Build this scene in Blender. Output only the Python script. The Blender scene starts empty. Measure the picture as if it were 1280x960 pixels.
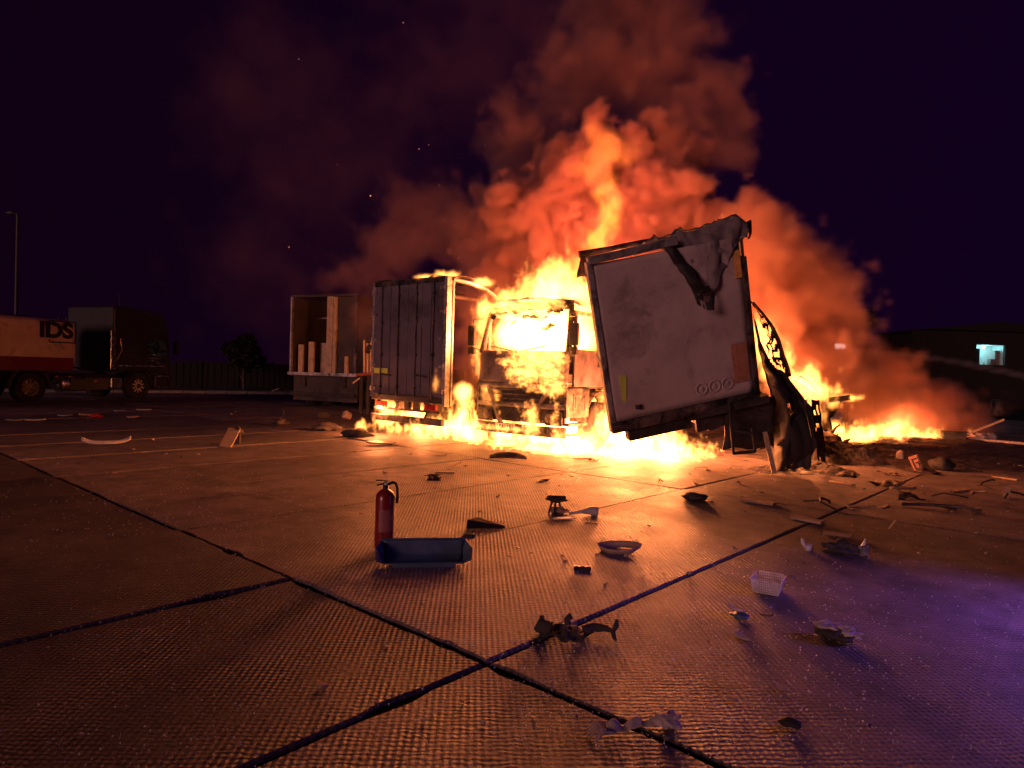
import bpy, bmesh, math, random
from mathutils import Vector, Matrix, noise as mnoise
random.seed(7)
S = bpy.context.scene
COL = S.collection
R = math.radians
# ------------------------------------------------------------------ camera
FPX, PIT, ROLL, CH = 845.26, 1.89460849e-02, 2.95970292e-02, 1.5767
_f = Vector((0, math.cos(PIT), -math.sin(PIT))); _u = Vector((0, math.sin(PIT), math.cos(PIT))); _r = Vector((1, 0, 0))
CR = _r*math.cos(ROLL) + _u*math.sin(ROLL); CU = -_r*math.sin(ROLL) + _u*math.cos(ROLL); CF = _f
CAMP = Vector((0, 0, CH))
cam = bpy.data.cameras.new('camera'); camo = bpy.data.objects.new('camera', cam); COL.objects.link(camo)
M = Matrix((CR, CU, -CF)).transposed().to_4x4(); M.translation = CAMP
camo.matrix_world = M
cam.sensor_width = 36; cam.lens = FPX/1280*36; cam.clip_start = .05; cam.clip_end = 3000
S.camera = camo
def ray(x, y): return CF + CR*((x-640)/FPX) - CU*((y-480)/FPX)
def G(x, y, z=0.0):
    d = ray(x, y); return CAMP + d*((z-CH)/d.z)
def at(x, y, Y):
    d = ray(x, y); return CAMP + d*(Y/d.y)
# ------------------------------------------------------------------ night sky, weak pinkish sun added as fill for camera-facing sides, exposure
W = bpy.data.worlds.new('World'); S.world = W; W.use_nodes = True
nt = W.node_tree; nt.nodes.clear()
out = nt.nodes.new('ShaderNodeOutputWorld'); bg = nt.nodes.new('ShaderNodeBackground')
tc = nt.nodes.new('ShaderNodeTexCoord'); sp = nt.nodes.new('ShaderNodeSeparateXYZ'); rp = nt.nodes.new('ShaderNodeMapRange')
mx = nt.nodes.new('ShaderNodeMix'); mx.data_type = 'RGBA'
nt.links.new(tc.outputs['Generated'], sp.inputs[0]); nt.links.new(sp.outputs[0], rp.inputs['Value'])
rp.inputs['From Min'].default_value = -1; rp.inputs['From Max'].default_value = 1
nt.links.new(rp.outputs[0], mx.inputs['Factor'])
mx.inputs['A'].default_value = (.0050, .0006, .0040, 1); mx.inputs['B'].default_value = (.0056, .0006, .0125, 1)
nt.links.new(mx.outputs['Result'], bg.inputs['Color']); bg.inputs['Strength'].default_value = 1.0
nt.links.new(bg.outputs[0], out.inputs['Surface'])
sun = bpy.data.lights.new('sun', 'SUN'); sun.energy = .76; sun.color = (1.0, .44, .42); sun.angle = R(16)
suno = bpy.data.objects.new('sun', sun); COL.objects.link(suno)
suno.rotation_euler = Vector((.62, .78, -.10)).to_track_quat('-Z', 'Y').to_euler()
S.view_settings.view_transform = 'Standard'; S.view_settings.look = 'None'; S.view_settings.exposure = 0; S.view_settings.gamma = 1
S.cycles.use_denoising = True
S.cycles.max_bounces = 6; S.cycles.diffuse_bounces = 3; S.cycles.volume_bounces = 3; S.cycles.transparent_max_bounces = 16
S.cycles.sample_clamp_indirect = 4
S.cycles.volume_max_steps = 512
# fire light colours and powers (each lamp sits inside a flame)
FIRE_COL = (1.0, .245, .072)
GLOW_COL = (1.0, .20, .075)
PW = 1.15

# ------------------------------------------------------------------ helpers
class MB:
    def __init__(s): s.v = []; s.f = []; s.sm = []
    def add(s, vs, fs, smooth=False):
        o = len(s.v); s.v += [tuple(v) for v in vs]
        for f in fs: s.f.append(tuple(i+o for i in f)); s.sm.append(smooth)
        return s
    def box(s, c, d, rot=None, taper=None):
        hx, hy, hz = d[0]/2, d[1]/2, d[2]/2
        vs = []
        for z in (-1, 1):
            for x, y in ((-1, -1), (1, -1), (1, 1), (-1, 1)):
                k = taper if (taper and z > 0) else 1
                p = Vector((x*hx*k, y*hy*k, z*hz))
                if rot is not None: p = rot @ p
                vs.append(p + Vector(c))
        return s.add(vs, [(3,2,1,0),(4,5,6,7),(0,1,5,4),(1,2,6,5),(2,3,7,6),(3,0,4,7)])
    def bar(s, a, b, w, h=None):
        a, b = Vector(a), Vector(b); h = h or w
        d = (b-a); q = d.to_track_quat('X', 'Z').to_matrix()
        return s.box((a+b)/2, (d.length, w, h), q)
    def tube(s, pts, r, n=8, cap=True):
        pts = [Vector(p) for p in pts]; rs = r if isinstance(r, (list, tuple)) else [r]*len(pts)
        vs = []; prev = None
        for i, p in enumerate(pts):
            t = (pts[min(i+1, len(pts)-1)] - pts[max(i-1, 0)]).normalized()
            if prev is None: a = t.orthogonal().normalized()
            else:
                a = prev - t*prev.dot(t); a = a.normalized() if a.length > 1e-6 else t.orthogonal().normalized()
            prev = a; b = t.cross(a)
            for k in range(n):
                w = 2*math.pi*k/n; vs.append(p + (a*math.cos(w) + b*math.sin(w))*rs[i])
        fs = [(i*n+k, i*n+(k+1) % n, (i+1)*n+(k+1) % n, (i+1)*n+k) for i in range(len(pts)-1) for k in range(n)]
        s.add(vs, fs, True)
        if cap: s.add(vs[:n], [tuple(range(n-1, -1, -1))]); s.add(vs[-n:], [tuple(range(n))])
        return s
    def cyl(s, a, b, r, n=16): return s.tube([a, b], r, n)
    def lathe(s, prof, o=(0,0,0), axis='Z', n=24, smooth=True):
        vs = []
        for (r, z) in prof:
            for k in range(n):
                w = 2*math.pi*k/n; c, q = r*math.cos(w), r*math.sin(w)
                p = (c, q, z) if axis == 'Z' else ((z, c, q) if axis == 'X' else (q, z, c))
                vs.append(Vector(p) + Vector(o))
        m = len(prof)
        return s.add(vs, [(i*n+k, i*n+(k+1) % n, (i+1)*n+(k+1) % n, (i+1)*n+k) for i in range(m-1) for k in range(n)], smooth)
    def prism(s, poly, axis, a, b):
        n = len(poly)
        def mk(t, q): return (t, q[0], q[1]) if axis == 'X' else ((q[0], t, q[1]) if axis == 'Y' else (q[0], q[1], t))
        vs = [mk(a, q) for q in poly] + [mk(b, q) for q in poly]
        return s.add(vs, [tuple(range(n-1, -1, -1)), tuple(range(n, 2*n))] + [(i, (i+1) % n, n+(i+1) % n, n+i) for i in range(n)])
    def grid(s, fn, nu, nv, smooth=True, holes=None):
        vs = [Vector(fn(i/nu, j/nv)) for j in range(nv+1) for i in range(nu+1)]
        fs = []
        for j in range(nv):
            for i in range(nu):
                if holes and holes((i+.5)/nu, (j+.5)/nv): continue
                a = j*(nu+1)+i; fs.append((a, a+1, a+nu+2, a+nu+1))
        return s.add(vs, fs, smooth)
    def mesh(s, name):
        me = bpy.data.meshes.new(name); me.from_pydata(s.v, [], s.f)
        me.polygons.foreach_set('use_smooth', s.sm); me.update()
        bm = bmesh.new(); bm.from_mesh(me); bmesh.ops.recalc_face_normals(bm, faces=bm.faces); bm.to_mesh(me); bm.free()
        return me
def obj(name, mb, mat, parent=None, bevel=0, solid=0, kind=None, loc=None, rot=None):
    me = mb if isinstance(mb, bpy.types.Mesh) else mb.mesh(name)
    o = bpy.data.objects.new(name, me); COL.objects.link(o)
    if mat is not None and not me.materials: me.materials.append(mat)
    if parent is not None: o.parent = parent
    if loc is not None: o.location = loc
    if rot is not None: o.rotation_euler = rot
    if solid:
        m = o.modifiers.new('solid', 'SOLIDIFY'); m.thickness = solid; m.offset = 0
    if bevel:
        m = o.modifiers.new('bevel', 'BEVEL'); m.width = bevel; m.segments = 2; m.limit_method = 'ANGLE'; m.angle_limit = R(40)
    if kind: o['kind'] = kind
    return o
def tag(o, label, cat, group=None, kind=None):
    o['label'] = label; o['category'] = cat
    if group: o['group'] = group
    if kind: o['kind'] = kind
    return o
def thing(name, label, cat, loc=(0,0,0), rz=0, group=None, matrix=None):
    o = bpy.data.objects.new(name, None); COL.objects.link(o); o.empty_display_size = .2
    if matrix is not None: o.matrix_world = matrix
    else: o.location = loc; o.rotation_euler = (0, 0, rz)
    return tag(o, label, cat, group)
def structure(name, mb, mat, parent=None):
    return obj(name, mb, mat, parent, kind='structure')
def frame_matrix(o, x, y, z):
    m = Matrix((Vector(x), Vector(y), Vector(z))).transposed().to_4x4(); m.translation = Vector(o); return m

# ------------------------------------------------------------------ materials
def mat(name, col, rough=.6, metal=0, var=.25, vscale=6, bump=.0, bscale=40, soot=0, soot_scale=1.6, rough_var=.15, spec=.5, soot_col=(.012,.011,.011), emit=None, alpha=None, coat=0):
    m = bpy.data.materials.new(name); m.use_nodes = True; t = m.node_tree; b = t.nodes['Principled BSDF']
    L = t.links; tcn = t.nodes.new('ShaderNodeTexCoord')
    n1 = t.nodes.new('ShaderNodeTexNoise'); n1.inputs['Scale'].default_value = vscale; n1.inputs['Detail'].default_value = 6; n1.inputs['Roughness'].default_value = .65
    L.new(tcn.outputs['Object'], n1.inputs['Vector'])
    mr = t.nodes.new('ShaderNodeMapRange'); mr.inputs['From Min'].default_value = .3; mr.inputs['From Max'].default_value = .7
    mr.inputs['To Min'].default_value = 1-var; mr.inputs['To Max'].default_value = 1+var; L.new(n1.outputs['Fac'], mr.inputs['Value'])
    mul = t.nodes.new('ShaderNodeMix'); mul.data_type = 'RGBA'; mul.blend_type = 'MULTIPLY'; mul.inputs['Factor'].default_value = 1
    mul.inputs['A'].default_value = (*col, 1)
    cc = t.nodes.new('ShaderNodeCombineColor')
    for i in range(3): L.new(mr.outputs[0], cc.inputs[i])
    L.new(cc.outputs[0], mul.inputs['B']); base = mul.outputs['Result']
    rr = t.nodes.new('ShaderNodeMapRange'); rr.inputs['To Min'].default_value = max(0, rough-rough_var); rr.inputs['To Max'].default_value = min(1, rough+rough_var)
    rr.inputs['From Min'].default_value = .3; rr.inputs['From Max'].default_value = .7
    L.new(n1.outputs['Fac'], rr.inputs['Value']); L.new(rr.outputs[0], b.inputs['Roughness'])
    if soot:
        n2 = t.nodes.new('ShaderNodeTexNoise'); n2.inputs['Scale'].default_value = soot_scale; n2.inputs['Detail'].default_value = 8; n2.inputs['Roughness'].default_value = .7
        n2.inputs['Distortion'].default_value = .6
        L.new(tcn.outputs['Object'], n2.inputs['Vector'])
        m2 = t.nodes.new('ShaderNodeMapRange'); m2.inputs['From Min'].default_value = .62-soot*.4; m2.inputs['From Max'].default_value = .80-soot*.4
        L.new(n2.outputs['Fac'], m2.inputs['Value'])
        mm = t.nodes.new('ShaderNodeMix'); mm.data_type = 'RGBA'; L.new(m2.outputs[0], mm.inputs['Factor']); L.new(base, mm.inputs['A']); mm.inputs['B'].default_value = (*soot_col, 1)
        base = mm.outputs['Result']
    L.new(base, b.inputs['Base Color'])
    b.inputs['Metallic'].default_value = metal; b.inputs['Specular IOR Level'].default_value = spec
    if coat: b.inputs['Coat Weight'].default_value = coat
    if bump:
        n3 = t.nodes.new('ShaderNodeTexNoise'); n3.inputs['Scale'].default_value = bscale; n3.inputs['Detail'].default_value = 5
        L.new(tcn.outputs['Object'], n3.inputs['Vector'])
        bp = t.nodes.new('ShaderNodeBump'); bp.inputs['Strength'].default_value = bump; bp.inputs['Distance'].default_value = .02
        L.new(n3.outputs['Fac'], bp.inputs['Height']); L.new(bp.outputs[0], b.inputs['Normal'])
    if emit: b.inputs['Emission Color'].default_value = (*emit[:3], 1); b.inputs['Emission Strength'].default_value = emit[3]
    if alpha is not None: b.inputs['Alpha'].default_value = alpha
    return m
MT = dict(
    char=mat('charred_steel', (.05,.042,.04), .75, 0, .5, 8, .5, 30, soot=.5),
    burnt=mat('burnt_steel', (.16,.12,.11), .6, .3, .5, 5, .3, 40, soot=.55, soot_scale=2.5),
    rail=mat('scorched_aluminium', (.42,.38,.36), .45, .5, .35, 7, .2, 30, soot=.32, soot_scale=3),
    door=mat('sooty_door_panel', (.135,.115,.14), .55, 0, .3, 1.6, .12, 14, soot=.28, soot_scale=.9, soot_col=(.05,.042,.045)),
    panel=mat('dull_grey_panel', (.50,.42,.40), .6, 0, .22, 1.4, .10, 7, soot=.26, soot_scale=1.1, soot_col=(.22,.17,.16)),
    cab=mat('scorched_cab_paint', (.11,.085,.105), .5, 0, .35, 2.5, .2, 18, soot=.38, soot_scale=1.8, soot_col=(.035,.03,.035)),
    tarp=mat('burnt_tarpaulin', (.042,.034,.035), .8, 0, .45, 4, .7, 16, soot=.45, soot_scale=3),
    sheet=mat('sooty_roof_sheet', (.20,.165,.165), .7, 0, .3, 3, .5, 14, soot=.25, soot_scale=2.0, soot_col=(.06,.05,.05)),
    sticker=mat('faded_sticker', (.40,.335,.32), .6, 0, .3, 12),
    curtain=mat('scorched_curtain', (.34,.25,.21), .75, 0, .4, 4, .5, 14, soot=.35, soot_scale=2.2),
    rubber=mat('tyre_rubber', (.022,.02,.02), .85, 0, .3, 10, .3, 60),
    rim=mat('steel_rim', (.80,.74,.66), .4, .2, .25, 10, .1, 60),
    rimb=mat('burnt_rim', (.30,.24,.22), .6, .4, .4, 10, .3, 40),
    white=mat('scuffed_white_plastic', (.74,.71,.68), .5, 0, .2, 12, .15, 30, soot=.12, soot_scale=9, soot_col=(.2,.16,.14)),
    grey=mat('grey_plastic', (.20,.19,.19), .5, 0, .3, 12, .2, 30),
    black=mat('black_plastic', (.025,.023,.025), .45, 0, .4, 12, .3, 30),
    wood=mat('splintered_wood', (.42,.29,.18), .75, 0, .35, 14, .4, 50, soot=.2, soot_scale=5),
    card=mat('torn_cardboard', (.46,.34,.24), .8, 0, .25, 10, .3, 40),
    cloth=mat('dirty_cloth', (.50,.42,.40), .9, 0, .3, 10, .5, 40, soot=.15, soot_scale=6, soot_col=(.15,.11,.11)),
    rag=mat('charred_rag', (.06,.05,.05), .9, 0, .5, 10, .6, 40),
    red=mat('extinguisher_red', (.24,.014,.014), .34, 0, .18, 9, .05, 40, soot=.05, soot_scale=7, coat=.4),
    tray=mat('blue_grey_plastic', (.075,.12,.19), .45, 0, .2, 8, .1, 40, soot=.08, soot_scale=6),
    yellow=mat('yellow_reflector', (.62,.72,.12), .35, 0, .15, 10),
    orange=mat('orange_reflector', (.42,.20,.12), .4, 0, .2, 10),
    redp=mat('red_lamp_plastic', (.5,.02,.02), .3, 0, .2, 10),
    plate=mat('number_plate', (.62,.58,.52), .5, 0, .25, 20, soot=.25, soot_scale=9),
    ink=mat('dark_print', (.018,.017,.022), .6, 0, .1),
    tank=mat('cream_tank_paint', (.78,.60,.42), .45, 0, .2, 1.2, .04, 8, soot=.16, soot_scale=1.3, soot_col=(.24,.18,.14)),
    tankred=mat('crimson_stripe_paint', (.17,.012,.03), .5, 0, .25, 2),
    truckdark=mat('dark_truck_paint', (.038,.027,.03), .38, .1, .25, 2, .04, 8),
    chrome=mat('worn_chrome', (.6,.58,.55), .25, .9, .25, 8),
    glass=mat('dark_cab_glass', (.012,.012,.014), .25, 0, .1),
    conc=mat('fence_concrete', (.030,.023,.024), .85, 0, .3, 3, .4, 24),
    kerb=mat('kerb_concrete', (.26,.23,.21), .85, 0, .3, 5, .4, 24),
    leaf=mat('night_foliage', (.025,.024,.014), .7, 0, .5, 3),
    bark=mat('bark', (.09,.065,.05), .9, 0, .4, 8, .5, 30),
    galv=mat('galvanised_pole', (.09,.085,.085), .6, .3, .2, 6),
    wall=mat('rendered_wall', (.014,.011,.012), .85, 0, .2, 2, .2, 20),
    roof=mat('dark_roof_sheet', (.010,.008,.009), .7, 0, .3, 4, .2, 20),
    pale=mat('pale_board', (.52,.37,.21), .6, 0, .25, 5, .2, 30, soot=.18, soot_scale=3, soot_col=(.14,.1,.08)),
    inner=mat('soiled_trailer_lining', (.055,.042,.036), .75, 0, .35, 2.5, .15, 16, soot=.3),
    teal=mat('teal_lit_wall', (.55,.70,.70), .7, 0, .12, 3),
    ash=mat('wet_ash', (.055,.045,.045), .6, 0, .6, 6, .8, 22, rough_var=.3),
)
# ---- ribbed airfield slab concrete: rhombic grip relief as fine relief, wet and dry patches, stains
def slab_material():
    m = bpy.data.materials.new('ribbed_concrete'); m.use_nodes = True; t = m.node_tree; L = t.links; b = t.nodes['Principled BSDF']
    def N(ty, **k):
        n = t.nodes.new(ty)
        for a, v in k.items(): setattr(n, a, v)
        return n
    def mth(op, a, c=None, clamp=False):
        n = N('ShaderNodeMath', operation=op, use_clamp=clamp)
        for i, x in enumerate((a, c)):
            if x is None: continue
            if isinstance(x, (int, float)): n.inputs[i].default_value = x
            else: L.new(x, n.inputs[i])
        return n.outputs[0]
    geo = N('ShaderNodeNewGeometry'); mp = N('ShaderNodeMapping'); mp.inputs['Rotation'].default_value = (0, 0, YAW)
    L.new(geo.outputs['Position'], mp.inputs['Vector'])
    wob = N('ShaderNodeTexNoise'); wob.inputs['Scale'].default_value = 5; wob.inputs['Detail'].default_value = 2
    L.new(mp.outputs[0], wob.inputs['Vector'])
    sx = N('ShaderNodeSeparateXYZ'); L.new(mp.outputs[0], sx.inputs[0])
    k = 2*math.pi/.047
    wo2 = N('ShaderNodeTexNoise'); wo2.inputs['Scale'].default_value = 22; wo2.inputs['Detail'].default_value = 3; L.new(mp.outputs[0], wo2.inputs['Vector'])
    wsum = mth('ADD', mth('MULTIPLY', wob.outputs['Fac'], 4.0), mth('MULTIPLY', wo2.outputs['Fac'], 3.4))
    wx = mth('ADD', mth('MULTIPLY', sx.outputs[0], k), wsum); wy = mth('SUBTRACT', mth('MULTIPLY', sx.outputs[1], k), wsum)
    h = mth('MULTIPLY', mth('SINE', wx), mth('SINE', wy))
    h = mth('MULTIPLY', h, mth('ADD', .35, mth('MULTIPLY', wo2.outputs['Fac'], 1.3)))
    def noi(sc, det=6, ro=.6, vec=None):
        n = N('ShaderNodeTexNoise'); n.inputs['Scale'].default_value = sc; n.inputs['Detail'].default_value = det; n.inputs['Roughness'].default_value = ro
        L.new(vec or mp.outputs[0], n.inputs['Vector']); return n.outputs['Fac']
    def rng(x, a, c, d=0, e=1):
        n = N('ShaderNodeMapRange'); n.inputs['From Min'].default_value = a; n.inputs['From Max'].default_value = c; n.inputs['To Min'].default_value = d; n.inputs['To Max'].default_value = e
        L.new(x, n.inputs['Value']); return n.outputs[0]
    worn = rng(noi(1.3, 6, .7), .38, .60, .12, 1)                     # where the relief has worn down
    grain = noi(140, 4, .7)
    med = noi(26, 5, .65)
    hh = mth('ADD', mth('MULTIPLY', mth('MULTIPLY', h, worn), .5), mth('ADD', mth('MULTIPLY', grain, .35), mth('MULTIPLY', med, .75)))
    bp = N('ShaderNodeBump'); bp.inputs['Strength'].default_value = 1.0; bp.inputs['Distance'].default_value = .0105
    L.new(hh, bp.inputs['Height']); L.new(bp.outputs[0], b.inputs['Normal'])
    big = noi(.55, 6, .6); st = noi(2.4, 7, .7)
    f = mth('MULTIPLY', rng(big, .3, .7, .7, 1.25), rng(st, .3, .70, .42, 1.25))
    blot = noi(1.1, 7, .72); f = mth('MULTIPLY', f, rng(blot, .56, .66, 1.0, .45))                # oil and soot stains
    f = mth('MULTIPLY', f, rng(h, -1, .3, .35, 1.0))               # darker in the grooves of the relief
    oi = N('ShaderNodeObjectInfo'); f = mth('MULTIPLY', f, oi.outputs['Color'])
    cc = N('ShaderNodeMix', data_type='RGBA', blend_type='MULTIPLY'); cc.inputs['Factor'].default_value = 1; cc.inputs['A'].default_value = (.30, .245, .24, 1)
    co = N('ShaderNodeCombineColor')
    for i in range(3): L.new(f, co.inputs[i])
    L.new(co.outputs[0], cc.inputs['B']); L.new(cc.outputs['Result'], b.inputs['Base Color'])
    wet = rng(noi(.42, 4), .42, .62)
    wr = mth('ADD', mth('MULTIPLY', mth('SUBTRACT', 1, wet), .18), mth('ADD', .40, mth('MULTIPLY', grain, .2)))
    L.new(wr, b.inputs['Roughness']); b.inputs['Specular IOR Level'].default_value = .55
    return m
YAW = 0.731755495; U0, V0 = 2.63541296, 2.49127515
MT['slab'] = slab_material()
UD = Vector((math.sin(YAW), math.cos(YAW), 0)); VD = Vector((-math.cos(YAW), math.sin(YAW), 0))
def uv(u, v, z=0): return UD*u + VD*v + Vector((0, 0, z))
def to_uv(p): return p.dot(UD), p.dot(VD)

# ------------------------------------------------------------------ fields for smoke and flame volumes (geometry nodes, evaluated on a grid)
class Field:
    def __init__(s, tree): s.t = tree; s.pos = s.n('GeometryNodeInputPosition').outputs[0]
    def n(s, ty, **k):
        q = s.t.nodes.new(ty)
        for a, v in k.items(): setattr(q, a, v)
        return q
    def put(s, sock, x):
        if isinstance(x, (int, float)): sock.default_value = x
        elif isinstance(x, (tuple, list, Vector)): sock.default_value = tuple(x)
        else: s.t.links.new(x, sock)
    def m(s, op, a, b=None, c=None):
        q = s.n('ShaderNodeMath', operation=op)
        for i, x in enumerate((a, b, c)):
            if x is not None: s.put(q.inputs[i], x)
        return q.outputs[0]
    def v(s, op, a, b=None):
        q = s.n('ShaderNodeVectorMath', operation=op); s.put(q.inputs[0], a)
        if b is not None: s.put(q.inputs[3] if op == 'SCALE' else q.inputs[1], b)
        return q.outputs['Value'] if op in ('LENGTH', 'DOT_PRODUCT') else q.outputs[0]
    def noise(s, vec, scale, det=5, rough=.55, dist=0, color=False):
        q = s.n('ShaderNodeTexNoise'); s.put(q.inputs['Vector'], vec); q.inputs['Scale'].default_value = scale
        q.inputs['Detail'].default_value = det; q.inputs['Roughness'].default_value = rough; q.inputs['Distortion'].default_value = dist
        return q.outputs[1] if color else q.outputs[0]
    def smooth(s, x, a, b, lo=0, hi=1):
        q = s.n('ShaderNodeMapRange', interpolation_type='SMOOTHSTEP'); s.put(q.inputs['Value'], x)
        q.inputs['From Min'].default_value = a; q.inputs['From Max'].default_value = b; q.inputs['To Min'].default_value = lo; q.inputs['To Max'].default_value = hi
        return q.outputs[0]
    def blob(s, p, c, r):
        d = s.v('MULTIPLY', s.v('SUBTRACT', p, tuple(c)), tuple(1/x for x in r)); return s.m('SUBTRACT', 1, s.v('LENGTH', d))
    def blobs(s, p, lst):
        o = None
        for c, r in lst:
            b = s.blob(p, c, r); o = b if o is None else s.m('SMOOTH_MAX', o, b, .12)
        return o
def volume(name, material, bmin, bmax, vox, build):
    tree = bpy.data.node_groups.new(name, 'GeometryNodeTree')
    tree.interface.new_socket('Geometry', in_out='OUTPUT', socket_type='NodeSocketGeometry')
    F = Field(tree); dens = build(F, F.pos)
    vc = F.n('GeometryNodeVolumeCube'); F.put(vc.inputs['Density'], dens)
    vc.inputs['Min'].default_value = bmin; vc.inputs['Max'].default_value = bmax
    for i, ax in enumerate('XYZ'): vc.inputs['Resolution '+ax].default_value = max(4, int((bmax[i]-bmin[i])/vox))
    sm = F.n('GeometryNodeSetMaterial'); sm.inputs['Material'].default_value = material
    tree.links.new(vc.outputs[0], sm.inputs[0]); go = F.n('NodeGroupOutput'); tree.links.new(sm.outputs[0], go.inputs[0])
    mb = MB().box([(a+b)/2 for a, b in zip(bmin, bmax)], [b-a for a, b in zip(bmin, bmax)])
    o = obj(name, mb, material, kind='stuff'); md = o.modifiers.new('grid', 'NODES'); md.node_group = tree
    return o
def smoke_material(name, col, dens, aniso=.2):
    m = bpy.data.materials.new(name); m.use_nodes = True; t = m.node_tree; t.nodes.clear()
    o = t.nodes.new('ShaderNodeOutputMaterial'); p = t.nodes.new('ShaderNodeVolumePrincipled')
    p.inputs['Color'].default_value = (*col, 1); p.inputs['Density'].default_value = dens; p.inputs['Anisotropy'].default_value = aniso
    p.inputs['Density Attribute'].default_value = 'density'
    t.links.new(p.outputs[0], o.inputs['Volume']); return m
def flame_material(name, col, k):
    m = bpy.data.materials.new(name); m.use_nodes = True; t = m.node_tree; t.nodes.clear()
    o = t.nodes.new('ShaderNodeOutputMaterial'); e = t.nodes.new('ShaderNodeEmission'); a = t.nodes.new('ShaderNodeAttribute'); a.attribute_name = 'density'
    mu = t.nodes.new('ShaderNodeMath'); mu.operation = 'MULTIPLY'; mu.inputs[1].default_value = k
    t.links.new(a.outputs['Fac'], mu.inputs[0]); t.links.new(mu.outputs[0], e.inputs['Strength']); e.inputs['Color'].default_value = (*col, 1)
    t.links.new(e.outputs[0], o.inputs['Volume']); return m
def firelight(parent, p, power, r=.35, col=FIRE_COL):
    l = bpy.data.lights.new('flame_light', 'POINT'); l.energy = power*PW; l.color = col; l.shadow_soft_size = r
    o = bpy.data.objects.new('flame_light', l); COL.objects.link(o); o.location = p
    o.parent = parent
    return o

# ================================================================== SETTING
g = MB(); g.grid(lambda a, b: (-1000+2000*a, -300+2300*b, -.024), 4, 4, False)
structure('ground', g, mat('bare_ground', (.020,.015,.012), .95, 0, .5, .7, .6, 12, spec=.05))
yard = bpy.data.objects.new('concrete_yard', None); COL.objects.link(yard); yard['kind'] = 'structure'
NOTCH = [to_uv(G(*p)) + (w,) for p, w in (((490,870),.17),((265,742),.28),((384,731),.12),((553,805),.10),((640,843),.16),((735,702),.16),((880,748),.14),((300,688),.2))]
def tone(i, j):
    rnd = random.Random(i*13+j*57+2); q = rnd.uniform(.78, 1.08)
    return q*(.40 if i < 0 and j >= 0 else (.60 if i < 0 else 1.0))  # left-hand slabs darkened further, the shade there put into their colour
def slab_mesh(i, j):
    rnd = random.Random(i*91+j*17+5)
    ua, ub, va, vb = U0+6*i+.011, U0+6*(i+1)-.011, V0+2*j+(.0005 if j == -1 else .012), V0+2*(j+1)-(.0005 if j == -2 else .012)
    uc, vc = (ua+ub)/2, (va+vb)/2
    def depth(u, v, jit):
        d = rnd.random()*jit*.5+jit*max(0, mnoise.noise(Vector((u*2.3, v*2.3, 7))))*1.6
        for nu, nv, w in NOTCH:
            q = math.hypot(u-nu, v-nv)/w
            if q < 1: d = max(d, (.040*abs(mnoise.noise(Vector((u*9, v*9, 3))))+.012*rnd.random()+.010)*(1-q*q)*1.4)
        return d
    P = []
    n = 44
    for k in range(n): u = ua+(ub-ua)*k/n; P.append((u, va+depth(u, va, .007)))
    n = 18
    for k in range(n): v = va+(vb-va)*k/n; P.append((ub-depth(ub, v, .02), v))
    n = 44
    for k in range(n): u = ub-(ub-ua)*k/n; P.append((u, vb-depth(u, vb, .007)))
    n = 18
    for k in range(n): v = vb-(vb-va)*k/n; P.append((ua+depth(ua, v, .02), v))
    P = [(u-uc, v-vc) for u, v in P]; m = len(P)
    closed = (j == -1, j == -2)                              # tightly butted joint
    P = [(u, (va-vc) if closed[0] and v < -.97 else ((vb-vc) if closed[1] and v > .97 else v)) for u, v in P]
    inn = [(u, v) if ((closed[0] and v < -.97) or (closed[1] and v > .97)) else (u-math.copysign(.012, u)*(abs(u) > 2.8), v-math.copysign(.012, v)*(abs(v) > .85)) for u, v in P]
    vs = [(u, v, 0) for u, v in inn]+[(u, v, -.01) for u, v in P]+[(u, v, -.2) for u, v in P]
    fs = [tuple(range(m))]+[(k, m+k, m+(k+1) % m, (k+1) % m) for k in range(m)]+[(m+k, 2*m+k, 2*m+(k+1) % m, m+(k+1) % m) for k in range(m)]
    return MB().add(vs, fs), uc, vc
for i in range(-4, 6):
    for j in range(-8, 18):
        c = uv(U0+6*i+3, V0+2*j+1); 
        if c.y < -3.5 or c.y > 36 or abs(c.x) > c.y*.80+6: continue
        mb, uc, vc = slab_mesh(i, j); rnd = random.Random(i*7+j*131)
        o = obj('concrete_slab', mb, MT['slab'], yard)
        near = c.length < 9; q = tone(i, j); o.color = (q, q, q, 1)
        o.location = uv(uc, vc, rnd.uniform(-.008, .006)); a = .0022 if near else .0045
        o.rotation_euler = (rnd.uniform(-a, a)*1.6, rnd.uniform(-a, a)*.5, math.pi/2-YAW)
# kerb and verge at the far left edge of the yard
ka, kb = G(-60, 489), G(480, 493.5); kd = (kb-ka).normalized(); kn = Vector((-kd.y, kd.x, 0))
kerbr = bpy.data.objects.new('kerb', None); COL.objects.link(kerbr); kerbr['kind'] = 'structure'
L_ = (kb-ka).length; n = int(L_/1.0); me = None
for k in range(n):
    if me is None:
        me = MB().box((0, 0, .0), (.97, .16, .26)).mesh('kerbstone')
    o = obj('kerbstone', me, MT['kerb'], kerbr, bevel=0)
    o.location = ka+kd*(k+.5)+Vector((0, 0, random.uniform(-.012, .012))); o.rotation_euler = (0, 0, math.atan2(kd.y, kd.x)+random.uniform(-.01, .01))
vg = MB(); vg.add([ka+kn*.1+Vector((0,0,.06)), kb+kn*.1+Vector((0,0,.06)), kb+kn*60+Vector((0,0,.1)), ka+kn*60+Vector((0,0,.1))], [(0,1,2,3)])
structure('verge', vg, mat('dry_verge', (.07,.06,.04), .95, 0, .5, 2, .8, 20))

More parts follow.
